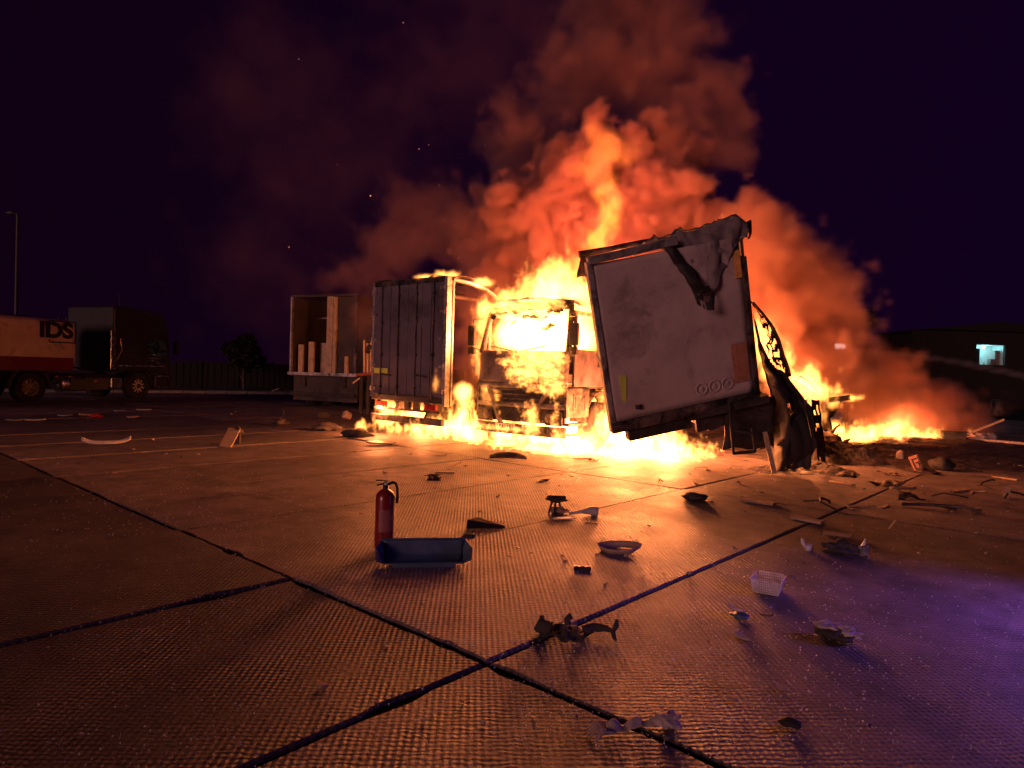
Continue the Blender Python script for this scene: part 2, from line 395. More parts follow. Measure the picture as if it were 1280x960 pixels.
# ---- concrete panel fence behind the kerb
fn = thing('panel_fence', 'low dark concrete panel fence behind the far kerb between tanker cab and gutted trailer', 'fence', tuple(G(205, 489)+kn*3.2), math.atan2(kd.y, kd.x))
pm = None; qm = None
for k in range(14):
    if pm is None:
        a = MB().box((0, 0, .85), (1.86, .06, 1.5))
        for q in range(5): a.box((-.72+.36*q, -.036, .85), (.22, .03, 1.34))
        pm = a.mesh('fence_panel'); qm = MB().box((0, 0, .85), (.14, .14, 1.75)).mesh('fence_post')
    o = obj('fence_panel', pm, MT['conc'], fn); o.location = (k*2+1, 0, random.uniform(-.04, .04)); o.rotation_euler = (random.uniform(-.02, .02), 0, 0)
    o = obj('fence_post', qm, MT['conc'], fn); o.location = (k*2, 0, 0)

# ---- trees
def tree(loc, h, r, label, group=None, seed=1, trunk_h=None, dens=1.0, name='tree', leaf=.16):
    rnd = random.Random(seed); t = thing(name, label, 'tree', loc, 0, group); th = trunk_h or h*.35
    tk = MB(); top = Vector((rnd.uniform(-.2, .2), rnd.uniform(-.2, .2), h*.75))
    tk.tube([(0,0,-.1), (0,0,th*.5), top*.6, top], [r*.09, r*.075, r*.05, r*.015], 8)
    for k in range(9):
        z = th*.8+(h*.75-th*.8)*k/9; a = rnd.random()*6.28; l = r*rnd.uniform(.5, .9); p = top*(z/top.z)
        tk.tube([p, p+Vector((math.cos(a)*l*.5, math.sin(a)*l*.5, l*.25)), p+Vector((math.cos(a)*l, math.sin(a)*l, l*.6))], [r*.035, r*.022, r*.006], 6)
    obj('trunk', tk, MT['bark'], t)
    cr = MB(); cl = [(Vector((math.cos(a)*q, math.sin(a)*q, z)), s) for a, q, z, s in [(rnd.random()*6.28, r*.72*math.sqrt(rnd.random()), th+(h-th)*rnd.uniform(.12, .86), rnd.uniform(.22, .42)*r) for _ in range(26)]]
    for c, s in cl:
        for _ in range(int(130*dens)):
            d = Vector((rnd.gauss(0, 1), rnd.gauss(0, 1), rnd.gauss(0, .8))).normalized()*s*rnd.uniform(.5, 1.05)
            p = c+d; a = Vector((rnd.gauss(0,1), rnd.gauss(0,1), rnd.gauss(0,1))).normalized(); b = a.orthogonal().normalized(); l = leaf*rnd.uniform(.6, 1.3)
            cr.add([p-a*l, p+b*l*.5, p+a*l, p-b*l*.5], [(0,1,2,3)])
    obj('crown', cr, MT['leaf'], t)
    return t
tree(tuple(at(305, 470, 39)*1 - Vector((0,0,at(305,470,39).z))), 3.4, 1.15, 'small rounded leafy tree rising over the panel fence', seed=3, trunk_h=.7)
# tree((-24, 47, 0), 8.5, 3.4, 'tall dark tree behind the tanker cab, left of the small rounded tree', seed=5, leaf=.3)
tree((30, 62, 0), 8, 3.2, 'dark tree beyond the water jet, left of the lit hut', seed=8, leaf=.3)
tree((46, 66, 0), 7, 3.4, 'dark tree at the right edge behind the lit hut', seed=12, leaf=.3)

# ---- street lamp
lp = at(22, 268, 30); base = Vector((lp.x, lp.y, 0))
sl = thing('street_lamp', 'tall unlit street lamp standing behind the tanker trailer', 'street lamp', tuple(base))
obj('pole', MB().tube([(0,0,0), (0,0,2), (0,0,lp.z-.1)], [.085, .075, .05], 12), MT['galv'], sl)
obj('bracket', MB().tube([(0,0,lp.z-.12), (-.03,0,lp.z+.02), (-.2,0,lp.z+.06)], .035, 8), MT['galv'], sl)
lh = MB().grid(lambda a, b: (-.12-.46*a, .13*math.sin(math.pi*min(1, .15+a*.9))*math.cos(b*2*math.pi), lp.z+.05+.09*math.sin(math.pi*min(1, .15+a*.9))*math.sin(b*2*math.pi)), 8, 12)
obj('lamp_head', lh, MT['galv'], sl)

# ---- lit hut at the far right with a porch lamp
hy = 46.0
hp = at(1237, 447, hy); hx0 = hp.x
hz = at(1237, 431, hy).z
hut = thing('lit_hut', 'dark low hut with a teal lit porch at the far right', 'hut', (hx0, hy, 0))
hw = MB(); zt = hz; zb = at(1237, 456, hy).z; w2 = (at(1255,440,hy).x-at(1219,440,hy).x)/2
hw.box((-w2-2.2, 0, (zt+.9)/2), (4.4, .2, zt+.9)); hw.box((w2+2.6, 0, (zt+.9)/2), (5.2, .2, zt+.9)); hw.box((0, 0, zt+.45), (2*w2, .2, .9)); hw.box((0, 0, zb/2), (2*w2, .2, zb))
hw.box((-4.3, 3, (zt+.9)/2), (.2, 5.8, zt+.9)); hw.box((w2+5.1, 3, (zt+.9)/2), (.2, 5.8, zt+.9)); hw.box((.4, 5.95, (zt+.9)/2), (9.2, .2, zt+.9))
obj('wall', hw, MT['wall'], hut)
obj('roof', MB().prism([(-4.9, zt+.9), (w2+5.7, zt+.9), (.5, zt+1.55)], 'Y', -.5, 6.4), MT['roof'], hut)
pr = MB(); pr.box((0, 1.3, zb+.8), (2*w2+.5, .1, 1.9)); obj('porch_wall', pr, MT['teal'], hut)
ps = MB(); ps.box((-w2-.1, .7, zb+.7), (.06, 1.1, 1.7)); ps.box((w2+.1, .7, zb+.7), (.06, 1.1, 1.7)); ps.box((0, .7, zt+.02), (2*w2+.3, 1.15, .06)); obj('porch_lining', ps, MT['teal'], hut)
dd = MB(); dd.box((-w2*.60, .6, zb+.50), (.62, .05, 1.25)); obj('porch_door', dd, MT['truckdark'], hut)
dd = MB(); dd.box((w2*.80, .5, zb+.45), (.34, .3, 1.1)); dd.box((w2*.5, .5, zb+.15), (.35, .3, .5)); obj('cabinet', dd, MT['grey'], hut)
[obj('railing_post', MB().bar((-w2-.15+.35*k, 1.0, zb-.05), (-w2-.15+.35*k+random.uniform(-.1,.1), 1.0, zb+random.uniform(.1,.35)), .03), MT['black'], hut) for k in range(8)]
lb = obj('porch_lamp', MB().lathe([(.0, .06), (.05, .05), (.08, 0), (.05, -.06), (0, -.07)], (0, .62, zt-.12)), mat('lamp_glow', (.9,.95,.95), emit=(.65,1,1,60)), hut)
pl = bpy.data.lights.new('porch_light', 'POINT'); pl.energy = 26; pl.color = (.36,.95,1); pl.shadow_soft_size = .06
po = bpy.data.objects.new('porch_light', pl); COL.objects.link(po); po.location = (0, .62, zt-.3); po.parent = hut
# floodlight seen through the smoke
fp = at(1050, 433, 44)
fl = thing('floodlight', 'pinkish floodlight on a pole glowing through smoke right of the bent pipe', 'floodlight', (fp.x, fp.y, 0))
obj('pole', MB().tube([(0,0.12,0), (0,0.12,fp.z)], .06, 8), MT['galv'], fl)
obj('lamp_face', MB().box((0, 0, fp.z), (.62, .08, .34)), mat('floodlight_glow', (.9,.8,.8), emit=(1,.72,.70,26)), fl)
obj('housing', MB().box((0, .1, fp.z), (.7, .1, .42)), MT['grey'], fl)

# ================================================================== VEHICLES
def wheel_parts(parent, c, r, w, rimmat, axis='X', spokes=10, face=-1, spoke_mat=None):
    """tyre and rim; axis = axle direction, face = side of the visible rim along the axis"""
    def P(prof): return [(rr, z*1.0) for rr, z in prof]
    ty = MB().lathe(P([(r*.56, -w/2), (r*.80, -w/2*1.04), (r*.95, -w/2*.98), (r, -w/2*.78), (r, -w*.1), (r*.985, -w*.08), (r*.985, w*.08), (r, w*.1), (r, w/2*.78), (r*.95, w/2*.98), (r*.80, w/2*1.04), (r*.56, w/2)]), (0,0,0), axis, 32)
    t = obj('tyre', ty, MT['rubber'], parent, loc=c)
    rm = MB().lathe([(r*.57, -w*.45), (r*.57, w*.45)], (0,0,0), axis, 28)
    f = face*w*.30
    rm.lathe([(r*.57, face*w*.46), (r*.50, face*w*.36), (r*.46, f*.5)], (0,0,0), axis, 28)
    rm.lathe([(r*.30, f*.7), (r*.28, f*1.2), (r*.17, f*1.25), (r*.15, f*1.9), (r*.12, f*2.0), (0, f*2.0)], (0,0,0), axis, 24)
    rm.lathe([(r*.47, f*.2), (0.01, f*.2)], (0,0,0), axis, 24)
    st = MB()
    for k in range(spokes):
        a = 2*math.pi*k/spokes
        def q(rad, off): 
            x, y = rad*math.cos(a), rad*math.sin(a)
            return (off, x, y) if axis == 'X' else (y, off, x)
        st.bar(q(r*.16, f*1.35), q(r*.50, f*1.15), r*.085, r*.085)
    obj('rim', rm, rimmat, t); obj('spoke_star', st, spoke_mat or rimmat, t)
    return t
def sheet_noise(p, s=1.0): return mnoise.noise(Vector(p)*s)

# ---------------- left curtain trailer, rear doors towards the camera
tl = at(467, 354, 16.3); tr = at(560.5, 344.6, 14.65)
d = Vector((tr.x-tl.x, tr.y-tl.y, 0)).normalized(); yv = Vector((-d.y, d.x, 0)); o0 = Vector((tl.x, tl.y, 0))
TW, TH, TZ = 2.55, (tl.z+tr.z)/2, .88
mtx = frame_matrix(o0, d, yv, (0,0,1))
T1 = thing('curtain_trailer', 'dark box trailer with closed rear doors burning along its right edge', 'trailer', matrix=mtx)
for k, (x0, x1) in enumerate(((.07, 1.27), (1.283, TW-.10))):
    db = MB(); db.box(((x0+x1)/2, .03, (TZ+.08+TH-.1)/2), (x1-x0, .05, TH-.18-TZ))
    for q in (0, 1): pass
    dob = obj('rear_door', db, MT['door'], T1, bevel=.006)
    for x in (x0+.30*(1 if k == 0 else 1), x1-.30):
        rod = MB().cyl((x, -.028, TZ+.02), (x, -.028, TH-.06), .013, 10)
        for z in (TZ+.25, TZ+1.0, TZ+1.75, TH-.35): rod.box((x, -.018, z), (.075, .036, .05))
        obj('lock_rod', rod, MT['burnt'], dob)
    hd = MB(); hd.bar((x0+.32, -.05, TZ+.55), (x0+.70, -.05, TZ+.52), .03, .04); obj('door_handle', hd, MT['burnt'], dob)
    for z in (TZ+.2, TZ+.75, TZ+1.35, TZ+1.95, TH-.25):
        hx = x0+.02 if k == 0 else x1-.02
        obj('hinge', MB().box((hx, -.012, z), (.16, .035, .06)).cyl((hx+(-.07 if k == 0 else .07), -.03, z-.05), (hx+(-.07 if k == 0 else .07), -.03, z+.05), .018, 8), MT['rail'], dob)
for x in (.66, .95, 1.75, 2.05):
    obj('door_seam', MB().box((x, .003, (TZ+TH)/2), (.016, .012, TH-TZ-.24)), MT['burnt'], T1)
obj('reflector_plate', MB().box((.36, -.002, TZ+.62), (.5, .012, .12)), MT['yellow'], T1)
fr = MB(); fr.box((.03, .06, (TZ+TH)/2), (.075, .14, TH-TZ)); obj('rear_post', fr, MT['rail'], T1, bevel=.008)
fr = MB(); fr.box((TW-.045, .06, (TZ-.12+TH)/2), (.10, .15, TH-TZ+.12)); fr.box((TW-.01, .18, (TZ-.12+TH)/2), (.05, .05, TH-TZ+.1)); obj('rear_post', fr, MT['rail'], T1, bevel=.008)
obj('header', MB().box((TW/2, .055, TH-.05), (TW-.16, .16, .12)), MT['burnt'], T1, bevel=.01)
obj('sill', MB().box((TW/2, .06, TZ), (TW-.14, .18, .13)), MT['char'], T1, bevel=.01)
def crumple(p, s, a): return Vector(p)+Vector((mnoise.noise(Vector(p)*s), mnoise.noise(Vector(p)*s+Vector((9,2,3))), mnoise.noise(Vector(p)*s+Vector((3,7,1)))))*a
# remnant of the roof, sagging on the right, and the curtain rail that hangs from it
rf = MB().grid(lambda a, b: crumple((a*TW, .1+b*3.2, TH+.03-.10*b*a-.25*max(0, b-.55)), 2.2, .10), 14, 14, holes=lambda a, b: b > .5+.4*sheet_noise((a*3, 1, 4)) )
obj('roof_sheet', rf, MT['burnt'], T1, solid=.02)
obj('curtain_rail', MB().tube([(TW, .15, TH-.05), (TW+.01, .7, TH-.09), (TW+.02, 1.2, TH-.17), (TW+.05, 1.5, TH-.3)], .05, 8), MT['rail'], T1)
obj('curtain_rail', MB().tube([(.02, .15, TH-.05), (.02, 2.5, TH-.05), (.02, 6.5, TH-.08)], .05, 8), MT['rail'], T1)
obj('left_curtain', MB().grid(lambda a, b: (.01+.03*math.sin(a*40), .2+a*6, TZ+.1+(TH-TZ-.15)*b), 60, 6, holes=lambda a, b: a > .25+.3*sheet_noise((a*5, b*4, 2))), MT['tarp'], T1)
obj('floor', MB().box((TW/2, 5.2, TZ-.02), (TW-.1, 10, .1)), MT['char'], T1)
for x in (.75, 1.8): obj('chassis_beam', MB().box((x, 5.2, TZ-.3), (.12, 10, .4)), MT['char'], T1)
for y in (1.6, 2.95, 4.3):
    for x, fc in ((.28, -1), (TW-.28, 1)): wheel_parts(T1, (x, y, .40), .44, .36, MT['rimb'], face=fc)
    obj('axle', MB().cyl((.3, y, .45), (TW-.3, y, .45), .07, 10), MT['char'], T1)
for x in (.3, TW-.3): obj('mudflap', MB().box((x, .95, .55), (.42, .02, .5)), MT['char'], T1)
obj('underrun_bar', MB().box((TW/2, .02, .40), (TW-.12, .11, .15)), MT['burnt'], T1, bevel=.012)
obj('lamp_board', MB().box((TW/2, .02, .62), (TW-.3, .06, .05)), MT['burnt'], T1)
for x in (.72, 1.82): obj('bar_bracket', MB().bar((x, .08, .36), (x, .3, TZ-.1), .07), MT['burnt'], T1)
for x in (.42, 2.12): obj('tail_light', MB().box((x, .0, .72), (.36, .07, .13)), MT['redp'], T1, bevel=.01)
for x in (1.32, 1.62, 1.98): obj('hanging_box', MB().box((x, .03, TZ-.14), (.18, .09, .20)), MT['burnt'], T1, bevel=.01)
# ---------------- burning tractor cab
cr_ = at(706, 470, 13.7); cl_ = at(593, 470, 15.25)
d = Vector((cr_.x-cl_.x, cr_.y-cl_.y, 0)); CW = d.length; d.normalize(); yv = Vector((-d.y, d.x, 0))
mtc = frame_matrix(((cr_.x+cl_.x)/2, (cr_.y+cl_.y)/2, 0), d, yv, (0,0,1))
TC = thing('burning_tractor_unit', 'burning flat fronted lorry cab with flames filling its windscreen', 'truck', matrix=mtc)
H = CW/2
ZW0, ZW1, ZR = 2.02, 2.90, 3.19
def cabx(z): return H - .02 - .10*max(0, (z-1.9)/1.2)       # the cab narrows a little towards the roof
def caby(z): return 0.0 + (.0 if z < 1.3 else .02*(z-1.3)) + .22*max(0, z-1.95)**1.1
fp_ = MB().grid(lambda a, b: (lambda z: ((a*2-1)*cabx(z), caby(z)+.16*abs(a*2-1)**5, z))(1.30+(ZW0-1.30)*b), 20, 8)
obj('front_panel', fp_, MT['cab'], TC, solid=.03)
for s_ in (-1, 1):
    ap = MB().tube([(s_*(cabx(ZW0)-.02), caby(ZW0)+.16, ZW0-.05), (s_*(cabx(2.5)-.03), caby(2.5)+.15, 2.5), (s_*(cabx(ZW1)-.05), caby(ZW1)+.17, ZW1+.1)], [.075, .06, .06], 8)
    obj('windscreen_pillar', ap, MT['burnt'], TC)
wb = MB().grid(lambda a, b: ((a*2-1)*cabx(ZW1), caby(ZW1)+.01+.16*abs(a*2-1)**5-.0*b, ZW1+(ZR-.10-ZW1)*b), 20, 2); obj('windscreen_header', wb, MT['cab'], TC, solid=.05)
rfc = MB().grid(lambda a, b: crumple(((a*2-1)*(cabx(ZR)), caby(ZR)-.02+b*1.75, ZR-.05+.07*(1-(2*a-1)**4)*(1-(1-min(1, b*4))**3)-.10*abs(2*a-1)**6), 3, .05), 16, 14, holes=lambda a, b: b > .12 and sheet_noise((a*4, b*4, 7)) > .28)
obj('roof_panel', rfc, MT['cab'], TC, solid=.03)
vis = MB().grid(lambda a, b: ((a*2-1)*(cabx(ZW1)+.01), caby(ZW1)-.02-.16*math.sin(b*1.6)+.14*abs(a*2-1)**5, ZW1+.14-.10*b), 18, 4); obj('sun_visor', vis, MT['char'], TC, solid=.015)
obj('windscreen_remnant', MB().grid(lambda a, b: crumple(((a*2-1)*(cabx(ZW1)-.12), caby(ZW1)-.03-.05*b, ZW1+.02-.62*b*(.45+.55*abs(math.sin(a*5.1+1)))), 9, .03), 60, 26, holes=lambda a, b: sheet_noise((a*9, b*5, 21)) > -.12-.30*b or (a < .22 and b > .3)), MT['char'], TC, solid=.008)
obj('back_wall', MB().box((0, 1.95, 2.2), (CW-.1, .05, 1.75)), MT['char'], TC)
obj('cab_floor', MB().box((0, 1.0, 1.28), (CW-.1, 1.9, .06)), MT['char'], TC)
db = MB(); db.box((0, .45, 1.75), (CW-.25, .5, .42)); obj('dashboard', db, MT['char'], TC, bevel=.05)
for x in (-.65, .65):
    st = MB(); st.box((x, 1.25, 1.62), (.5, .5, .16)); st.box((x, 1.52, 2.05), (.48, .14, .75)); obj('seat_frame', st, MT['char'], TC, bevel=.03)
for s_ in (-1, 1):                                           # doors with a window opening
    X = s_*(H-.035)
    dr = MB(); dr.box((X, .98, 1.68), (.06, 1.25, .78)); dr.box((X-s_*.02, .42, 2.43), (.055, .10, .80)); dr.box((X-s_*.02, 1.56, 2.43), (.055, .12, .80)); dr.box((X-s_*.045, .98, 2.84), (.055, 1.25, .09))
    do = obj('door', dr, MT['cab'], TC, bevel=.015)
    obj('door_handle', MB().bar((X+s_*.045, 1.25, 1.74), (X+s_*.045, 1.48, 1.74), .035, .05), MT['char'], do)
    obj('side_panel', MB().box((X, 1.83, 2.2), (.06, .38, 1.7)), MT['cab'], TC)
    sp_ = MB(); sp_.box((X, .52, .95), (.07, .85, .62)); so = obj('step_panel', sp_, MT['burnt'], TC, bevel=.012)
    ef = MB()                                                 # framed square badge with a walking animal shape on it
    for c, dd_ in (((X+s_*.042, .55, 1.13), (.012, .44, .016)), ((X+s_*.042, .55, .81), (.012, .44, .016)), ((X+s_*.042, .335, .97), (.012, .016, .32)), ((X+s_*.042, .765, .97), (.012, .016, .32))): ef.box(c, dd_)
    obj('badge_frame', ef, MT['char'], so)
    an = MB().prism([(.40,.85),(.44,.85),(.46,.92),(.56,.95),(.64,.86),(.68,.86),(.66,.95),(.71,1.04),(.69,1.06),(.64,.99),(.54,1.02),(.47,1.07),(.42,1.08),(.38,1.03),(.42,1.0)], 'X', X+s_*.036, X+s_*.046)
    obj('badge', an, MT['char'], so)
    obj('step', MB().box((X-s_*.05, .52, .50), (.2, .7, .05)), MT['burnt'], TC)
    obj('step', MB().box((X-s_*.03, .52, .30), (.2, .7, .05)), MT['burnt'], TC)
    ar = MB().grid(lambda a, b: (X-s_*.02-s_*.42*b, 1.55-math.cos(a*math.pi)*.62, .52+math.sin(a*math.pi)*.66), 16, 2); obj('wheel_arch', ar, MT['burnt'], TC, solid=.03)
    wheel_parts(TC, (s_*(H-.22), 1.55, .46), .49, .32, MT['rimb'], face=s_)
    mi = MB(); mi.tube([(s_*(H-.05), .22, 2.75), (s_*(H+.16), .10, 2.72), (s_*(H+.17), .08, 2.1), (s_*(H-.02), .2, 2.02)], .018, 6); mo = obj('mirror_arm', mi, MT['char'], TC)
    obj('mirror', MB().box((s_*(H+.16), .06, 2.36), (.20, .09, .46)).box((s_*(H+.15), .06, 2.02), (.19, .09, .17)), MT['char'], mo, bevel=.025)
# lower front: bumper, bars, lamp openings, plate
obj('grille_back', MB().box((0, .16, .90), (CW-.14, .05, .82)), MT['char'], TC)
for z, w, hgt in ((1.27, CW-.05, .11), (.86, CW-.02, .10), (.34, CW-.04, .22)):
    b_ = MB().grid(lambda a, b: ((a*2-1)*w/2, .01+.14*abs(a*2-1)**5, z-hgt/2+hgt*b), 18, 2); obj('bumper_bar', b_, MT['cab'], TC, solid=.07)
for s_ in (-1, 1):
    obj('bumper_strut', MB().bar((s_*(H-.42), .02, 1.24), (s_*(H-.60), .02, .88), .11, .07).bar((s_*(H-.60), .02, .84), (s_*(H-.82), .02, .40), .10, .07), MT['cab'], TC, bevel=.01)
    hl = MB(); hl.box((s_*(H-.30), .08, .62), (.44, .06, .30)); ho = obj('headlight', hl, MT['char'], TC, bevel=.03)
    obj('lens', MB().lathe([(.0, -.05), (.07, -.045), (.10, -.02), (.11, .02)], (s_*(H-.38), .03, .62), 'Y', 16), MT['burnt'], ho)
    obj('fog_lamp', MB().lathe([(.0, -.03), (.06, -.02), (.07, .03)], (s_*(H-.42), -.03, .36), 'Y', 14), MT['char'], TC)
for z in (.98, 1.08, 1.18): obj('grille_slat', MB().box((0, .09, z), (CW-1.0, .05, .03)), MT['burnt'], TC)
pl_ = obj('number_plate', MB().box((-.25, -.055, .38), (.54, .012, .125)), MT['plate'], TC)
pt = MB()
for k in range(7): pt.box((-.46+.07*k, -.063, .38), (.035 if k % 3 else .018, .006, .07))
obj('plate_marks', pt, MT['ink'], pl_)
for s_ in (-1, 1):
    wi = MB().bar((s_*.1, -.03, ZW0-.01), (s_*.75, -.02, ZW0+.10), .025); obj('wiper', wi, MT['char'], TC)
for x in (-.4, .4): obj('chassis_beam', MB().box((x, 3.4, .78), (.1, 4.6, .26)), MT['char'], TC)
for s_ in (-1, 1): wheel_parts(TC, (s_*(H-.32), 4.9, .48), .5, .5, MT['rimb'], face=s_)
obj('fifth_wheel', MB().lathe([(0, .0), (.45, 0), (.48, -.06), (0, -.06)], (0, 4.8, 1.08)), MT['char'], TC)
obj('fuel_tank', MB().lathe([(0, 2.4), (.28, 2.42), (.30, 2.46), (.30, 3.6), (.28, 3.64), (0, 3.66)], (H-.3, 0, .62), 'Y', 18), MT['burnt'], TC)
# ---------------- collapsed trailer: leaning rear face turned to the camera, torn curtain on its right
XV, YV, ZV = Vector((.962,.145,.23)), Vector((-.183,.971,.152)), Vector((-.202,-.189,.961))
XV.normalize(); YV = (YV-XV*YV.dot(XV)).normalized(); ZV = XV.cross(YV)
mt2 = frame_matrix((2.76,10.653,1.012), XV, YV, ZV); inv2 = mt2.inverted()
T2 = thing('collapsed_trailer', 'leaning grey trailer with torn roof sheet and shredded curtain on its right', 'trailer', matrix=mt2)
def l2(x, y, Y): return inv2 @ at(x, y, Y)
W2, H2 = 2.5, 2.6
dp = MB().grid(lambda a, b: (-1.20+2.36*a, .0+.018*mnoise.noise(Vector((a*3, b*3, 2)))-.02*math.sin(a*math.pi)*math.sin(b*math.pi), .10+(H2-.16)*b), 24, 24)
obj('rear_panel', dp, MT['panel'], T2, solid=.05)
obj('rear_post', MB().box((-1.215, .02, 1.28), (.09, .14, 2.62)), MT['rail'], T2, bevel=.012)
obj('rear_post', MB().box((1.205, .02, 1.12), (.10, .14, 2.24)).box((1.225, .05, 2.42), (.05, .10, .36)), MT['burnt'], T2, bevel=.012)
obj('sill', MB().box((0, .03, .015), (2.5, .2, .17)), MT['burnt'], T2, bevel=.012)
obj('lower_header', MB().bar((-1.24, -.03, 2.60), (.16, -.05, 2.655), .12, .12), MT['rail'], T2, bevel=.015)
hdr = MB().tube([l2(724,318,10.75), l2(760,312,10.8), l2(806,303,10.85), l2(850,297,10.9)], [.075, .07, .07, .06], 4); obj('upper_header', hdr, MT['burnt'], T2)
obj('torn_corner', MB().grid(lambda a, b: crumple(l2(722+18*a, 316+30*b, 10.72+.1*a), 6, .08), 5, 6), MT['burnt'], T2, solid=.02)
# crumpled roof sheet thrown over the top right corner
def lerp_path(P, t):
    k = min(len(P)-2, int(t*(len(P)-1))); q = t*(len(P)-1)-k
    return tuple(P[k][i]*(1-q)+P[k+1][i]*q for i in range(len(P[k])))
topE = [(803,304),(814,300),(818,294),(822,299),(832,297),(840,294),(845,287),(851,285),(856,290),(866,288),(876,284),(881,281),(888,280),(896,276),(905,273),(913,270),(921,271),(928,274),(936,281)]
botE = [(832,311),(846,326),(858,340),(868,352),(876,362),(886,368),(893,366),(900,352),(907,336),(913,322),(918,312),(923,304),(928,296),(936,296)]
def rt(a, b):
    p, q = lerp_path(topE, a), lerp_path(botE, a)
    x, y = p[0]*(1-b)+q[0]*b, p[1]*(1-b)+q[1]*b
    return crumple(l2(x, y, 10.32-.05*math.sin(b*3.1)+.05*math.sin(a*25+b*5)*(.3+.7*b)), 9, .035)
obj('roof_sheet', MB().grid(rt, 56, 26), MT['sheet'], T2, solid=.006)
fs_l = [(828,312),(840,326),(854,344),(864,362),(872,380)]; fs_r = [(842,306),(858,328),(872,345),(890,362),(893,388)]
def fstrip(a, b):
    p, q = lerp_path(fs_l, b), lerp_path(fs_r, b); return crumple(l2(p[0]*(1-a)+q[0]*a, p[1]*(1-a)+q[1]*a, 10.16-.06*math.sin(a*3.1)-.04*math.sin(b*14)), 7, .04)
obj('scorched_fold', MB().grid(fstrip, 8, 24, holes=lambda a, b: b > .55 and sheet_noise((a*4, b*9, 6)) > .25), MT['tarp'], T2, solid=.012)
def rt2(a, b):
    p = lerp_path(topE, a); return crumple(l2(p[0]-12*b, p[1]-1+16*b, 10.33+1.5*b), 8, .04)
obj('roof_sheet', MB().grid(rt2, 44, 10, holes=lambda a, b: sheet_noise((a*9, b*3, 12)) > .30), MT['tarp'], T2, solid=.008)
obj('hanging_shred', MB().grid(lambda a, b: crumple(l2(922+17*a-3*b, 277+30*b, 10.45+.25*a), 6, .06), 6, 8, holes=lambda a, b: b > .6+.5*sheet_noise((a*6, 3, 1))), MT['tarp'], T2, solid=.01)
for (x, z, w, hgt) in ((.97, .62, .26, .62),):
    obj('orange_board', MB().box((x, -.05, z), (w, .02, hgt)).box((x, -.063, z), (w-.1, .012, hgt-.1)), MT['orange'], T2)
obj('reflector_strip', MB().prism([(-1.02,.42),(-.96,.39),(-.90,.80),(-1.02,.83)], 'Y', -.052, -.04), MT['yellow'], T2)
for k, x in enumerate((.28, .50, .72)):
    obj('round_sticker', MB().lathe([(.075, 0), (.085, -.008), (.10, -.008), (.105, 0)], (x, -.046, .33), 'Y', 20).lathe([(0,-.004),(.03,-.004),(.035,0)], (x, -.046, .33), 'Y', 12), MT['panel'], T2)
obj('glow_strip', MB().box((1.09, -.05, 2.14), (.10, .02, .42)), mat('painted_fire_glow', (.8,.4,.12), .5), T2)  # orange paint in place of firelight showing through a gap
lt = MB(); lt.cyl((-.78,-.05,.30), (-.78,-.052,.24), .05, 10); obj('lock', lt, MT['burnt'], T2)
# underside
obj('floor', MB().box((.55, 1.5, -.02), (1.2, 2.8, .12)), MT['char'], T2)
for x in (.45, .95): obj('chassis_beam', MB().box((x, 1.5, -.26), (.14, 2.8, .32)), MT['char'], T2)
obj('underrun_bar', MB().bar(l2(793,536,10.9), l2(960,497,10.6), .16, .12), MT['char'], T2)
obj('hanging_skirt', MB().box((.72, .10, -.22), (1.1, .06, .34)), MT['char'], T2)
obj('lower_box', MB().box((-.45, .12, -.18), (1.05, .2, .20)), MT['char'], T2, bevel=.02)
obj('mudguard', MB().grid(lambda a, b: crumple(l2(904+64*a, 500+62*b-5*a, 10.75+.25*b), 4, .06), 8, 8), MT['char'], T2, solid=.02)
for (px, py, Y) in ((938, 520, 11.7), (985, 545, 11.2)):
    wp = wheel_parts(T2, l2(px, py, Y), .46, .40, MT['rimb'], face=1)
ld = MB()                                                   # bent step hanging from the underrun bar
A = [at(911,503,10.5), at(917,568,10.45)]; B = [at(940,535,10.5), at(944,565,10.45)]
A = [inv2 @ p for p in A]; B = [inv2 @ p for p in B]
ld.tube(A, .022, 6); ld.tube(B, .022, 6)
ld.bar(A[1]*.98+A[0]*.02, B[1]*.98+B[0]*.02, .04); ld.bar(A[0].lerp(A[1], .52), B[0].lerp(B[1], .25), .04)
obj('hanging_step', ld, MT['char'], T2)
# shredded curtain: a curved lace of burnt cloth and a heavy fold below it
lace_l = [(937,372),(946,388),(952,405),(957,425),(960,445),(966,462),(973,474)]
lace_r = [(941,378),(955,394),(966,408),(974,425),(980,445),(985,458),(988,470)]
def lace(a, b):
    p, q = lerp_path(lace_l, b), lerp_path(lace_r, b); return crumple(l2(p[0]*(1-a)+q[0]*a, p[1]*(1-a)+q[1]*a, 11.2+.5*b), 9, .035)
obj('torn_curtain', MB().grid(lace, 12, 40, holes=lambda a, b: a < .75 and sheet_noise((a*5, b*16, 3)) > .02), MT['tarp'], T2, solid=.012)
obj('curtain_edge', MB().tube([l2(*lerp_path(lace_r, t/14), 11.2+.5*t/14) for t in range(15)], .022, 6), MT['burnt'], T2)
f_l = [(943,400),(948,430),(954,455),(960,480),(966,500),(970,525),(966,560),(962,590)]
f_r = [(944,404),(951,432),(966,460),(984,468),(1003,494),(1016,510),(1019,545),(1012,585)]
def fold(a, b):
    p, q = lerp_path(f_l, b), lerp_path(f_r, b); Y = 11.0+.35*math.sin(a*9+b*2)*min(1, b*1.6)*.35-.12*math.sin(a*3.14)
    return crumple(l2(p[0]*(1-a)+q[0]*a, p[1]*(1-a)+q[1]*a, Y), 5, .05)
obj('curtain_fold', MB().grid(fold, 26, 40, holes=lambda a, b: b > .62 and abs(a-.45) < .07 and sheet_noise((a*8, b*30, 5)) > .1), MT['tarp'], T2, solid=.02)
